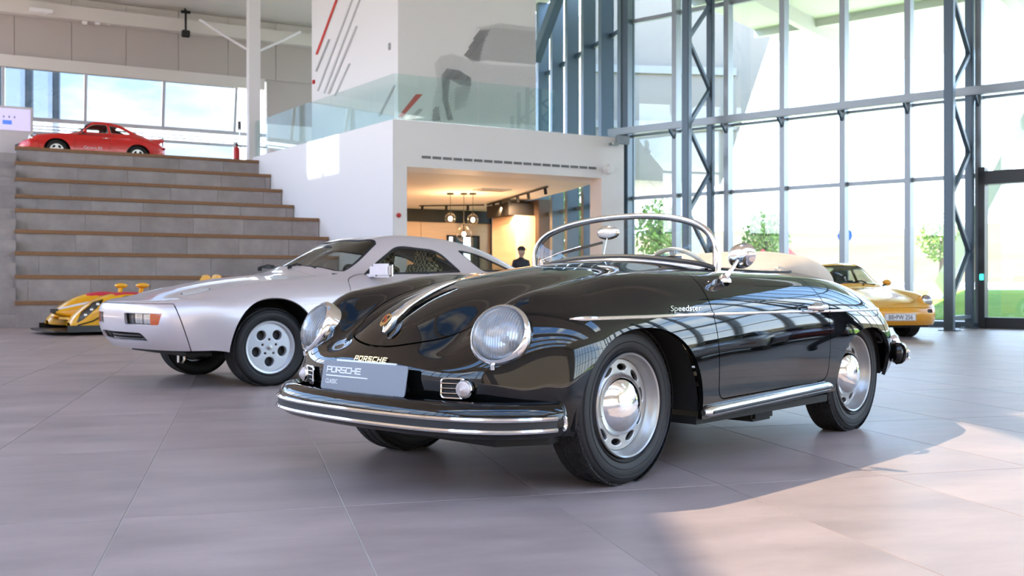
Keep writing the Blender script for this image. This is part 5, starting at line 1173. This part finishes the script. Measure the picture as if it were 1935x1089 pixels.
def coupe928():
    th = math.radians(220.0); d = Vector((math.cos(th), math.sin(th))); l = Vector((-d.y, d.x)); P = Vector((XY(511, 8.05), 8.05))-l*.80
    car = thing('coupe', 'silver coupe with round-holed alloy wheels parked behind the black car', 'car', V3(P, 0), th)
    B, A, N = loft(NET928, 181, 141)
    B = B.clip(arch_sdf(B.V, 0, .24, .385, .475, p=2.2)); B = B.clip(arch_sdf(B.V, -2.5, .24, .375, .43, p=2.2))
    # glass
    B = cut_window(B, plan_poly(mirrored([(.575, 0), (.60, .30), (.70, .60), (.76, .655), (1.175, .525), (1.195, .48), (1.17, .25), (1.165, 0)]), .88), car, 'windscreen', TINTG, .022)
    B = cut_window(B, plan_poly(mirrored([(2.32, 0), (2.32, .47), (2.86, .45), (2.98, .3), (3.0, 0)]), .9), car, 'rear_window', TINTG, .02)
    for sd in (1, -1):
        B = cut_window(B, side_poly(roundpoly([(.905, .905), (1.33, 1.168), (1.42, 1.182), (1.80, 1.150), (1.985, .94)], [.03, .06, .08, .10, .04]), sd), car, 'door_window', TINTG, .020)
        B = cut_window(B, side_poly(roundpoly([(2.02, 1.165), (2.28, 1.125), (2.62, .975), (2.60, .962), (2.235, .945)], [.03, .1, .02, .02, .05]), sd), car, 'quarter_window', TINTG, .012)
    # lamps set into the nose
    nose = []
    for sd in (1, -1):
        g = front_poly([(.25, .508), (.685, .508), (.715, .598), (.25, .598)], -.55, sd)(B); B, rec = B.split(g, 0)
        for a, c, nm, m, off in ((.27, .345, 'lamp_recess', DARKGREY, -.03), (.35, .465, 'fog_lamp', None, -.012), (.478, .59, 'turn_lamp', None, -.012), (.603, .735, 'side_lamp', AMBER, -.004)):
            yy = rec.V[:, 1]*sd; pc = rec.clip(np.minimum(yy-a, c-yy)).offset(off)
            if m is None:
                o = pc.build(nm, LENS, car, .004); pc.offset(-.025).build('reflector', CHROMED, o, 0)
            else: o = pc.build(nm, m, car, .02)
        rec.offset(-.045).build('lamp_housing', BLACK, car, 0)
        # pop-up lamp lying open in the wing
        g = plan_poly(circ(-.50, .50*sd, .118, 32, .098), .6)(B); B, pop = B.split(g, .002)
        o = pop.offset(-.006).build('popup_lamp', DARKGREY, car, .02); g2 = plan_poly(circ(-.50, .50*sd, .105, 28, .086), .6)(pop); pop.clip(-g2).offset(.003).build('lens', mat('pale lamp lens', (.72, .73, .72), .12, coat=.8), o, .01)
    g = front_poly(roundpoly([(-.52, .372), (.52, .372), (.46, .445), (-.46, .445)], .03), -.6)(B); B, gr = B.split(g, 0)
    gi = gr.offset(-.05).build('air_intake', BLACK, car, 0)
    for z in (.392, .418): MB().sweep([(-.012, -.006), (.012, -.006), (.012, .006), (-.012, .006)], [(p.x-.02, p.y, p.z) for p in [Vector((.945-.13*(y/.5)**2-(.445-z)*.3, y, z)) for y in np.linspace(-.5, .5, 13)]]).build('intake_slat', DARKGREY, gi)
    # bumper skin, lid and doors
    xr = -B.V[:, 0]; z = B.V[:, 2]
    g = np.maximum(z-.672, xr-(-.775+np.clip((.672-z), 0, 1)**1.3*.42)); B, bp = B.split(g, .0035); bp.build('front_bumper', SILVER, car, .02)
    hp = mirrored([(-.94, 0), (-.92, .35), (-.80, .60), (-.30, .66), (.30, .67), (.50, .62), (.50, 0)])
    g = plan_poly(hp, .672)(B); B, hd = B.split(g, .002); hd.build('bonnet', SILVER, car, .015)
    for sd in (1, -1):
        g = side_poly(roundpoly([(.69, .30), (.66, .60), (.72, .87), (.86, .915), (2.01, .93), (2.06, .75), (1.96, .50), (1.92, .30)], .05), sd, .5)(B); B, dr = B.split(g, .003)
        dd = dr.build('door', SILVER, car, .015)
        a = side_at(A, -.985, .90, sd, 0); o = MB().prism([(-.93, a.y+.02*sd), (-.96, a.y+.075*sd), (-1.0, a.y+.24*sd), (-1.045, a.y+.24*sd), (-1.045, a.y+.05*sd)], .885, 1.005).build('door_mirror', SILVER, dd, .022)
        MB().prism([(-1.046, a.y+.06*sd), (-1.046, a.y+.235*sd), (-1.054, a.y+.235*sd), (-1.054, a.y+.06*sd)], .897, .993).build('mirror_glass', mat('mirror glass', (.85, .86, .85), .02, 1.0), dd)
        MB().bar((-.97, a.y-.04*sd, .90), (-1.0, a.y+.08*sd, .91), .06, .03).build('mirror_foot', SILVER, dd)
    B.build('body', SILVER, car, .02)
    for sd in (1, -1): wheel_well(car, 0, .30, .43, .50, .86, sd); wheel_well(car, -2.5, .30, .42, .50, .86, sd)
    MB().prism([(.62, -.6), (.62, .6), (.45, .7), (.43, .48), (-.43, .48), (-.43, .84), (-2.07, .84), (-2.07, .48), (-2.93, .48), (-2.93, .75), (-3.2, .7), (-3.2, -.7), (-2.93, -.75), (-2.93, -.48), (-2.07, -.48), (-2.07, -.84), (-.43, -.84), (-.43, -.48), (.43, -.48), (.45, -.7)], .255, .285).build('underbody', BLACK, car)
    MB().prism([(-.62, -.68), (-.62, .68), (-2.9, .66), (-2.9, -.66)], .30, .34).build('cabin_floor', BLACK, car)
    for sd in (1, -1): MB().box((-2.6, .76*sd-.02, .33), (-.72, .76*sd+.02, .86)).build('door_card', DARKGREY, car)
    MB().prism([(-.62, -.7), (-.62, .7), (-.95, .68), (-.95, -.68)], .70, .92).build('dashboard', BLACK, car, .03)
    seats(car, 1.45, (.36, -.36), .56, PASHA, .68); MB().box((-2.55, -.6, .34), (-2.2, .6, .88)).build('rear_bench', DARKGREY, car, .04)
    M = facing((-1.08, .36, .84), (-.85, 0, .5)); MB().tube([M @ Vector((.185*math.cos(a), .185*math.sin(a), 0)) for a in np.linspace(0, 2*PI, 33)[:-1]], .014, 8, True).build('steering_wheel', BLACK, car)
    for y0, y1, yp in ((-.05, .42, .10), (-.58, -.12, -.5)):
        wp = MB().lathe([(.02, -.01), (.02, .02), (.01, .03)], 12, 'z', (-.535, yp, .965)).build('wiper', BLACK, car)
        MB().bar((-.60, y0, .992), (-.62, y1, .975), .012, .022).build('wiper_blade', BLACK, wp); MB().tube([(-.535, yp, .99), (-.58, (yp+(y0+y1)/2)/2, 1.01), (-.605, (y0+y1)/2, 1.0)], .008, 6).build('wiper_arm', BLACK, wp)
    im = MB().ball((-.98, 0, 1.16), .012, .10, .03).build('interior_mirror', BLACK, car)
    MB().tube([(.60, .40, .27), (.60, .40, .20), (.57, .40, .19), (.55, .40, .22), (.55, .40, .27)], .012, 8).build('tow_eye', CHROMED, car)
    wh = wheel_phone(car); place_wheels(car, wh, 0, -2.5, .715, .314)
    return car
coupe928()
# ---------------------------------------------------------------- rear-engined coupes
NET911 = [
 [(-.88,0,.23),(-.86,.30,.23),(-.82,.50,.23),(-.76,.64,.23),(-.69,.72,.23),(-.62,.755,.23),(-.54,.77,.23),(-.45,.775,.225)],
 [(-.95,0,.35),(-.935,.30,.35),(-.89,.50,.35),(-.82,.65,.35),(-.73,.735,.35),(-.62,.775,.35),(-.50,.79,.34),(-.36,.79,.225)],
 [(-.945,0,.47),(-.93,.30,.47),(-.885,.50,.47),(-.81,.65,.48),(-.71,.745,.48),(-.58,.79,.47),(-.42,.805,.40),(-.22,.795,.22)],
 [(-.84,0,.555),(-.83,.30,.55),(-.79,.47,.555),(-.735,.61,.60),(-.62,.745,.59),(-.45,.795,.55),(-.28,.812,.44),(-.08,.797,.22)],
 [(-.66,0,.635),(-.65,.30,.63),(-.62,.46,.65),(-.55,.60,.715),(-.44,.74,.68),(-.28,.797,.60),(-.12,.815,.45),(.08,.797,.22)],
 [(-.30,0,.722),(-.30,.30,.715),(-.28,.46,.725),(-.23,.61,.782),(-.14,.735,.74),(-.02,.798,.63),(.08,.815,.46),(.22,.797,.22)],
 [(.12,0,.815),(.12,.30,.805),(.14,.48,.805),(.17,.62,.832),(.22,.74,.78),(.30,.798,.65),(.36,.812,.46),(.45,.797,.22)],
 [(.40,0,.885),(.42,.30,.875),(.47,.50,.868),(.52,.64,.852),(.55,.745,.79),(.57,.798,.66),(.60,.81,.46),(.64,.795,.22)],
 [(.68,0,1.09),(.70,.30,1.075),(.76,.48,1.03),(.80,.655,.872),(.81,.75,.80),(.82,.798,.66),(.84,.81,.46),(.86,.795,.22)],
 [(.98,0,1.265),(.99,.30,1.25),(1.02,.46,1.20),(1.06,.66,.885),(1.06,.755,.805),(1.06,.80,.66),(1.06,.81,.46),(1.06,.795,.22)],
 [(1.35,0,1.308),(1.35,.30,1.296),(1.36,.475,1.243),(1.38,.665,.895),(1.38,.757,.81),(1.38,.80,.66),(1.38,.81,.46),(1.38,.795,.225)],
 [(1.80,0,1.268),(1.80,.30,1.253),(1.79,.475,1.195),(1.75,.67,.905),(1.74,.765,.815),(1.74,.81,.66),(1.74,.815,.46),(1.73,.80,.23)],
 [(2.20,0,1.12),(2.20,.30,1.105),(2.18,.48,1.05),(2.13,.665,.91),(2.12,.775,.82),(2.12,.822,.66),(2.12,.825,.46),(2.11,.80,.24)],
 [(2.60,0,.96),(2.60,.30,.95),(2.57,.48,.915),(2.52,.645,.855),(2.50,.76,.775),(2.50,.81,.64),(2.50,.815,.46),(2.49,.79,.27)],
 [(2.95,0,.82),(2.94,.30,.815),(2.90,.47,.79),(2.86,.61,.745),(2.83,.70,.685),(2.80,.75,.585),(2.78,.76,.46),(2.76,.745,.30)],
 [(3.20,0,.62),(3.18,.30,.62),(3.13,.46,.61),(3.07,.58,.595),(3.02,.655,.565),(2.98,.695,.52),(2.95,.71,.45),(2.92,.71,.32)],
 [(3.18,0,.34),(3.16,.30,.34),(3.11,.45,.34),(3.05,.56,.34),(3.00,.63,.335),(2.96,.665,.33),(2.93,.68,.33),(2.90,.69,.325)]]
def coupe911(label, loc, th, paint, ducktail=False, plate_text=None, script=None, group=None, dark=False):
    car = thing('coupe', label, 'car', loc, th, group); WB = 2.272
    B, A, N = loft(NET911, 141, 111)
    B = B.clip(arch_sdf(B.V, 0, .22, .375, .43, p=2.2)); B = B.clip(arch_sdf(B.V, -WB, .22, .375, .42, p=2.2))
    for sd in (1, -1):
        c = np.array([.700, .605*sd, .635]); n = np.array([.88, .10*sd, .46]); n /= np.linalg.norm(n); q = B.V-c; ax = q @ n; rad = np.linalg.norm(q-ax[:, None]*n, axis=1)
        B = B.clip(np.where(np.abs(ax) < .25, rad-.098, 1.0))
        M = facing(tuple(c+n*.006), tuple(n))
        hl = MB().lathe([(.099, -.10), (.103, -.01), (.103, .008), (.096, .016), (.09, .01)], 32, 'z').xf(M).build('headlight', paint if not ducktail else CHROME, car)
        MB().lathe([(.0925, .006), (.082, .026), (.06, .038), (.03, .045), (0, .047)], 28, 'z').xf(M).build('lens', LENS, hl); MB().lathe([(.093, .004), (.075, -.04), (.045, -.06), (0, -.066)], 28, 'z').xf(M).build('reflector', CHROMED, hl)
        MB().lathe([(0, -.07), (.1, -.07)], 20, 'z').xf(M).build('bucket', BLACK, hl)
    B = cut_window(B, plan_poly(mirrored([(.455, 0), (.47, .30), (.555, .53), (.60, .575), (.985, .435), (.985, .40), (.955, .2), (.95, 0)]), .84), car, 'windscreen', TINTG, .016)
    B = cut_window(B, plan_poly(mirrored([(1.86, 0), (1.87, .38), (1.92, .42), (2.40, .38), (2.46, .28), (2.47, 0)]), .9), car, 'rear_window', TINTG, .014)
    for sd in (1, -1):
        B = cut_window(B, side_poly(roundpoly([(.66, .905), (.985, 1.165), (1.10, 1.20), (1.43, 1.205), (1.455, .925)], [.02, .06, .06, .03, .03]), sd), car, 'door_window', TINTG, .014, CHROMED if ducktail else None)
        B = cut_window(B, side_poly(roundpoly([(1.515, .93), (1.49, 1.20), (1.72, 1.165), (1.98, 1.06), (2.10, .965), (2.02, .935)], [.03, .05, .1, .1, .06, .04]), sd), car, 'quarter_window', TINTG, .014, CHROMED if ducktail else None)
    # bumper, lid, doors
    xr = -B.V[:, 0]; z = B.V[:, 2]
    g = np.maximum(z-.515, xr-(-.50)); B, bp = B.split(g, .004)
    if not ducktail:
        for sd in (1, -1):
            g = front_poly(roundpoly([(.50, .43), (.70, .43), (.70, .49), (.50, .49)], .01), -.45, sd)(bp); bp, q = bp.split(g, 0)
            yy = q.V[:, 1]*sd; q.clip(.615-yy).offset(-.02).build('fog_lamp', BLACK, car, .01); q.clip(yy-.62).offset(-.003).build('turn_lamp', AMBER, car, .01)
        for z0 in (.292, .322): 
            g = front_poly([(-.50, z0), (.50, z0), (.50, z0+.014), (-.50, z0+.014)], -.7)(bp); bp, q = bp.split(g, 0); q.offset(-.012).build('air_slot', BLACK, car, .01)
    b_ = bp.build('front_bumper', paint, car, .015)
    g = np.maximum(B.V[:, 2]-.50, (2.72+B.V[:, 0])*1.0); B, rb = B.split(g, .003); rb.build('rear_bumper', paint, car, .015)
    g = plan_poly(mirrored([(-.80, 0), (-.76, .30), (-.64, .44), (-.20, .48), (.30, .53), (.38, .40), (.34, 0)]), .53)(B); B, hd = B.split(g, .0025); hd.build('bonnet', paint, car, .012)
    g = plan_poly(roundpoly(mirrored([(2.50, 0), (2.50, .36), (3.02, .33), (3.06, 0)]), .03), .6)(B); B, el = B.split(g, .0025); eg = el.build('engine_lid', paint, car, .012)
    for sd in (1, -1):
        g = side_poly(roundpoly([(.48, .27), (.46, .55), (.53, .84), (.64, .90), (1.475, .915), (1.50, .60), (1.42, .27)], .06), sd, .5)(B); B, dr = B.split(g, .003)
        dd = dr.build('door', paint, car, .012); a = side_at(A, -1.32, .74, sd, .012)
        MB().tube([(-1.25, a.y, .745), (-1.30, a.y+.012*sd, .745), (-1.38, a.y+.012*sd, .745), (-1.42, a.y-.004*sd, .745)], .012, 8).build('door_handle', paint if not ducktail else CHROME, dd)
        a = side_at(A, -.72, .86, sd, 0); o = MB().ball((-.76, a.y+.12*sd, .935), .055, .085, .058).build('door_mirror', paint, dd); MB().bar((-.72, a.y, .875), (-.75, a.y+.09*sd, .91), .05, .025).build('mirror_foot', BLACK, dd)
        if script:
            V, F = text_geo(script, .115, .003, 1.0, .25); p0 = side_at(A, -.70, .40, sd, .008); 
            X = Vector((-1, 0, 0)) if sd > 0 else Vector((1, 0, 0)); o0 = p0 if sd > 0 else Vector((-1.55, p0.y, .40)); MB().add(V, F).xf(basis(o0, X, Vector((0, 0, 1)), Vector((0, sd, 0)))).build('side_lettering', mat('white print', (.85, .86, .87), .5), car)
    B.build('body', paint, car, .015)
    for sd in (1, -1): wheel_well(car, 0, .28, .40, .42, .77, sd); wheel_well(car, -WB, .28, .40, .40, .79, sd); MB().ball((-3.10, .52*sd, .60), .05, .13, .05).build('tail_lamp', mat('red lens', (.4, .01, .01), .2, coat=.5), car)
    MB().prism([(.75, -.6), (.75, .6), (.42, .68), (.40, .40), (-.40, .40), (-.40, .76), (-1.86, .76), (-1.86, .38), (-2.7, .38), (-2.9, .6), (-2.9, -.6), (-2.7, -.38), (-1.86, -.38), (-1.86, -.76), (-.40, -.76), (-.40, -.40), (.40, -.40), (.42, -.68)], .19, .24).build('underbody', BLACK, car)
    MB().prism([(-.50, -.66), (-.50, .66), (-2.2, .64), (-2.2, -.64)], .27, .31).build('cabin_floor', BLACK, car)
    for sd in (1, -1): MB().box((-2.1, .70*sd-.02, .31), (-.58, .70*sd+.02, .85)).build('door_card', DARKGREY, car)
    MB().prism([(-.50, -.62), (-.50, .62), (-.80, .60), (-.80, -.60)], .62, .86).build('dashboard', BLACK, car, .03)
    seats(car, 1.15, (.33, -.33), .52, DARKGREY, .64); MB().box((-2.1, -.55, .31), (-1.75, .55, .80)).build('rear_bench', DARKGREY, car, .05)
    M = facing((-.92, .33, .80), (-.9, 0, .42)); MB().tube([M @ Vector((.185*math.cos(a), .185*math.sin(a), 0)) for a in np.linspace(0, 2*PI, 29)[:-1]], .013, 8, True).build('steering_wheel', BLACK, car)
    for y0, y1, yp in ((-.02, .40, .15), (-.45, -.05, -.28)):
        wp = MB().lathe([(.015, -.01), (.015, .02), (.0, .025)], 10, 'z', (-.42, yp, .885)).build('wiper', BLACK, car); MB().bar((-.475, y0, .915), (-.485, y1, .905), .010, .018).build('wiper_blade', BLACK, wp); MB().tube([(-.42, yp, .90), (-.45, (yp+(y0+y1)/2)/2, .93), (-.48, (y0+y1)/2, .925)], .006, 6).build('wiper_arm', BLACK, wp)
    if plate_text:
        M = facing((.962, .0, .365), (1, 0, .04)); pl = MB().box((-.262, -.058, -.012), (.262, .058, 0)).xf(M).build('number_plate', mat('white plate', (.80, .80, .80), .4), car)
        V, F = text_geo(plate_text, .105, .002, .80, 0, 'CENTER', 1.02); MB().add([(x, y-.036, z+.0015) for x, y, z in V], F).xf(M).build('plate_text', BLACK, pl)
        lp = roundpoly([(-.256, -.052), (.256, -.052), (.256, .052), (-.256, .052)], .008); MB().tube([M @ Vector((x, y, .001)) for x, y in lp], .002, 5, True).build('plate_border', BLACK, pl)
    if ducktail:
        mb = MB(); pts = []
        V = []; F = []
        for i, y in enumerate(np.linspace(-.56, .56, 15)):
            k = 1-abs(y/.56)**3*.75; zb = top_at(A, -2.70, y).z; V += [(-2.60, y, zb-.02), (-2.86, y, .90*k+zb*(1-k)), (-3.08, y, .985*k+.80*(1-k)), (-3.11, y, .97*k+.78*(1-k)), (-2.96, y, .80*k+.72*(1-k)), (-2.92, y, .70)]
        for i in range(14):
            for j in range(5): a = i*6+j; F.append((a, a+1, a+7, a+6))
        F += [tuple(range(6)), tuple(range(89, 83, -1))]
        MB().add(V, F, True).build('ducktail', paint, eg)
        MB().sweep([(-.03, -.03), (.03, -.03), (.03, .03), (-.03, .03)], [(.955-.16*(y/.6)**2, y, .44) for y in np.linspace(-.62, .62, 13)]).build('bumper_strip', BLACK, car)
    R0 = .312 if not ducktail else .305
    t = tyre(car, R0, .208 if not ducktail else .195, .19, 40); h = .095
    MB().lathe([(.212, h*.7), (.214, h*.82), (.204, h*.84), (.196, h*.6), (.19, -h*.8)], 40).build('rim', ALLOY if not ducktail else CHROMED, t)
    loops = [circ(0, 0, .192, 40)]+[circ(.128*math.cos(a), .128*math.sin(a), .036, 18, .05, a) for a in [PI/2+2*PI*(k+.5)/5 for k in range(5)]]
    V, F = curve_mesh(loops, .03, .005, 1); MB().add(V, F, True).xf(Matrix.Translation((0, h*.42, 0)) @ YM).build('wheel_disc', ALLOY if not ducktail else CHROMED, t)
    MB().lathe([(0, h*.1), (.19, h*.1)], 24).build('brake_disc', BLACK, t)
    place_wheels(car, t, 0, -WB, .675, R0-.002, .69)
    return car
thy = math.atan2(-.985, .17)
yc = coupe911('bright yellow coupe with round headlights parked at the glass front', (5.83, 16.3, 0), thy, YELLOW, False, 'BB•PW 256'); yc.scale = (1, 1, .955)
# the red one stands on the platform behind the top step
q = steps[8][0]+DN*3.0+D1*.96
coupe911('red coupe with a ducktail spoiler on the platform above the steps', V3(q, ZLOW), math.atan2(-D1.y, -D1.x)+.13, REDP, True, None, 'Carrera RS').scale = (.96, .96, .95)
# cars further right in the hall, mirrored in the black car's flank
coupe911('white coupe further right along the glass front, mirrored in the black door', (10.6, 7.0, 0), math.radians(205), WHITEP)
coupe911('dark red coupe beyond the white coupe on the right', (14.2, 9.6, 0), math.radians(205), mat('dark red paint', (.22, .008, .012), .25, coat=.8))
x, y = XY(1236, 36.0), 36.0; rel = Vector((x, y))-C0
cw = coupe911('white car parked outdoors by the small tree, behind the windscreen', (x, y, terr(rel.dot(DO), rel.dot(DF))-.01), math.radians(172), WHITEP)
# ---------------------------------------------------------------- the racing spyder
def spyder():
    th = math.radians(218); h = Vector((math.cos(th), math.sin(th))); 
    car = thing('racing_car', 'low yellow open racing car with red marks behind the silver coupe', 'racing car', (-7.95, 17.35, 0), th)
    CARB = mat('carbon black', (.01, .01, .011), .3); RD = mat('livery red', (.62, .02, .05), .4); WP = mat('livery white', (.8, .8, .8), .35)
    # x forward, origin at the nose tip on the floor
    def pod(sd):
        net = []
        for x, zt, zb, yi, yo in ((.02, .22, .16, .60, .86), (.16, .40, .14, .52, .93), (.40, .58, .13, .47, .97), (.70, .70, .13, .46, .985), (1.00, .735, .13, .46, .985), (1.35, .70, .13, .47, .98), (1.75, .60, .13, .48, .97), (2.10, .50, .14, .50, .95)):
            row = []
            for k in range(9):
                a = PI*k/8; c = (yi+yo)/2; row.append((x, c-(yo-yi)/2*np.sign(math.cos(a))*abs(math.cos(a))**.55, zb+(zt-zb)*abs(math.sin(a))**.6))
            net.append(row)
        G = np.array(net)*[-1, sd, 1]; su = np.arange(len(G)); A = nspline(su, G, np.linspace(0, len(G)-1, 50)); A = nspline(np.arange(9), A.transpose(1, 0, 2), np.linspace(0, 8, 41)).transpose(1, 0, 2)
        du = np.gradient(A, axis=0); dv = np.gradient(A, axis=1); N = np.cross(dv, du); N /= np.linalg.norm(N, axis=2, keepdims=True)+1e-12
        if N[25, 20, 2] < 0: N = -N
        F = [(i*41+j, (i+1)*41+j, (i+1)*41+j+1, i*41+j+1) for i in range(49) for j in range(40)]; 
        if sd < 0: F = [f[::-1] for f in F]
        return Surf(A, N, F)
    for sd in (1, -1):
        B = pod(sd); xr = -B.V[:, 0]
        g = np.where(B.V[:, 1]*sd > .75, np.hypot((xr-.98)/.37, np.maximum(B.V[:, 2]-.30, 0)/.36)-1, 1.0); B = B.clip(g*.3); xr = -B.V[:, 0]
        # headlamp cover, red patch
        g = sdf_poly(xr, B.V[:, 2], roundpoly([(.10, .20), (.20, .26), (.50, .53), (.56, .62), (.40, .58), (.18, .40)], .03)); g = np.where(B.V[:, 1]*sd > .60, g, 1.0); B, hl = B.split(g, 0)
        xr = -B.V[:, 0]; g = np.where(B.V[:, 2] > .655, sdf_poly(xr, B.V[:, 1]*sd, [(.62, .45), (1.5, .50), (1.4, .90), (.74, .90)]), 1.0); B, rp = B.split(g, 0)
        w_ = B.build('front_wing', YELLOW2, car, .015)
        hl.offset(-.03).build('headlamp', DARKGREY, w_, .03); hl.offset(.002).build('headlamp_cover', LENS, w_, 0); rp.build('red_patch', RD, w_, 0)
        for k, (x, z) in enumerate(((.26, .34), (.36, .43), (.46, .52))): MB().ball((-x, sd*(.90), z), .035, .02, .035).build('lamp', CHROME, w_)
        MB().tube([(-.12, sd*.92, .17), (-.35, sd*.975, .24), (-.60, sd*.99, .38)], .012, 6).build('dive_plane', CARB, w_)
        wheel_well(car, -.98, .30, .36, .55, .93, sd)
        # mirrors
        m = MB().tube([(-1.25, sd*.60, .66), (-1.28, sd*.61, .80)], [.03, .045], 8).build('mirror_stalk', YELLOW2, car); MB().ball((-1.29, sd*.62, .845), .12, .10, .05).build('mirror_pod', YELLOW2, m)
    # nose
    net = []
    for x, zt, zb, yy in ((-.06, .42, .36, .10), (.10, .46, .30, .17), (.40, .53, .26, .22), (.80, .60, .24, .27), (1.30, .66, .22, .34), (1.70, .70, .20, .40)):
        net.append([(x, yy*s, z) for s, z in ((0, zt), (.45, zt-.006), (.85, zt-.03), (1, (zt*.6+zb*.4)), (.92, zb+.02), (.5, zb), (.0, zb))])
    B, A, N = loft(net, 50, 61); g = B.V[:, 2]-np.interp(-B.V[:, 0], [-.06, .10, .40, .80, 1.7], [.41, .445, .51, .575, .68]); a, c = B.split(g, 0)
    n_ = c.build('nose', YELLOW2, car, .01); a.build('nose_stripe', WP, n_, 0)
    V, F = text_geo('RS', .17, .004, 1.2, .1); MB().add(V, F).xf(basis((-.30, .245, .33), Vector((-.97, .12, .18)), Vector((-.17, 0, .98)), Vector((0, 1, 0)))).build('nose_lettering', RD, n_)
    MB().box((-.02, -.12, .36), (.07, .12, .44)).build('nose_tip', CARB, n_, .01)
    # wing between nose and pods, splitter, floor
    for sd in (1, -1): MB().prism([(.0, .18*sd), (-.06, .62*sd), (-.5, .60*sd), (-.5, .22*sd)], .26, .30).build('front_flap', YELLOW2, car, .01)
    MB().prism([(.22, -.86), (.30, -.4), (.30, .4), (.22, .86), (-.05, .98), (-.7, .99), (-.7, -.99), (-.05, -.98)], .06, .085).build('splitter', CARB, car)
    for sd in (1, -1): MB().prism([(.05, .97*sd), (.05, 1.0*sd), (-.62, 1.0*sd), (-.62, .97*sd)], .06, .17).build('end_plate', CARB, car)
    MB().prism([(-.6, -.93), (-.6, .93), (-4.4, .95), (-4.4, -.95)], .05, .14).build('floor_pan', CARB, car)
    # tub, sides, tail
    net = []
    for x, zt, zb, yy in ((1.55, .66, .14, .55), (2.0, .68, .14, .82), (2.6, .66, .14, .93), (3.2, .70, .14, .96), (3.8, .72, .16, .96), (4.4, .62, .25, .94)):
        net.append([(x, yy*s, z) for s, z in ((0, zt), (.4, zt), (.75, zt-.03), (.95, zt-.12), (1, (zt+zb)/2), (.97, zb), (.9, zb))])
    B, A, N = loft(net, 40, 61); g = plan_poly(roundpoly([(1.75, -.42), (1.75, .42), (2.55, .40), (2.55, -.40)], .15), .4)(B); B = B.clip(g); B.build('tub', YELLOW2, car, .01)
    MB().box((-2.6, -.42, .14), (-1.7, .42, .5)).build('cockpit', CARB, car)
    for sd in (1, -1):
        MB().sweep([(-.15, -.05), (.15, -.05), (.12, .05), (-.12, .05)], [(-2.66, .27*sd, .62), (-2.72, .27*sd, .90), (-2.80, .27*sd, 1.04)], up=(1, 0, 0)).build('roll_hoop_fairing', YELLOW2, car, .02)
    MB().tube([(-1.62, 0, .70), (-1.63, 0, .86)], .006, 6).build('aerial', CARB, car)
    MB().box((-4.55, -.95, .98), (-4.2, .95, 1.01)).build('rear_wing', YELLOW2, car, .008)
    for sd in (1, -1): MB().box((-4.5, .3*sd-.01, .58), (-4.3, .3*sd+.01, .99)).build('wing_support', CARB, car); MB().box((-4.6, .96*sd-.012, .80), (-4.15, .96*sd+.012, 1.10)).build('wing_end_plate', YELLOW2, car)
    t = tyre(car, .335, .225, .30, 36); MB().lathe([(.226, .12), (.22, .13), (.19, .06), (.05, .03), (0, .03)], 30).build('wheel_rim', DARKGREY, t); place_wheels(car, t, -.98, -3.84, .82, .335)
    return car
spyder()
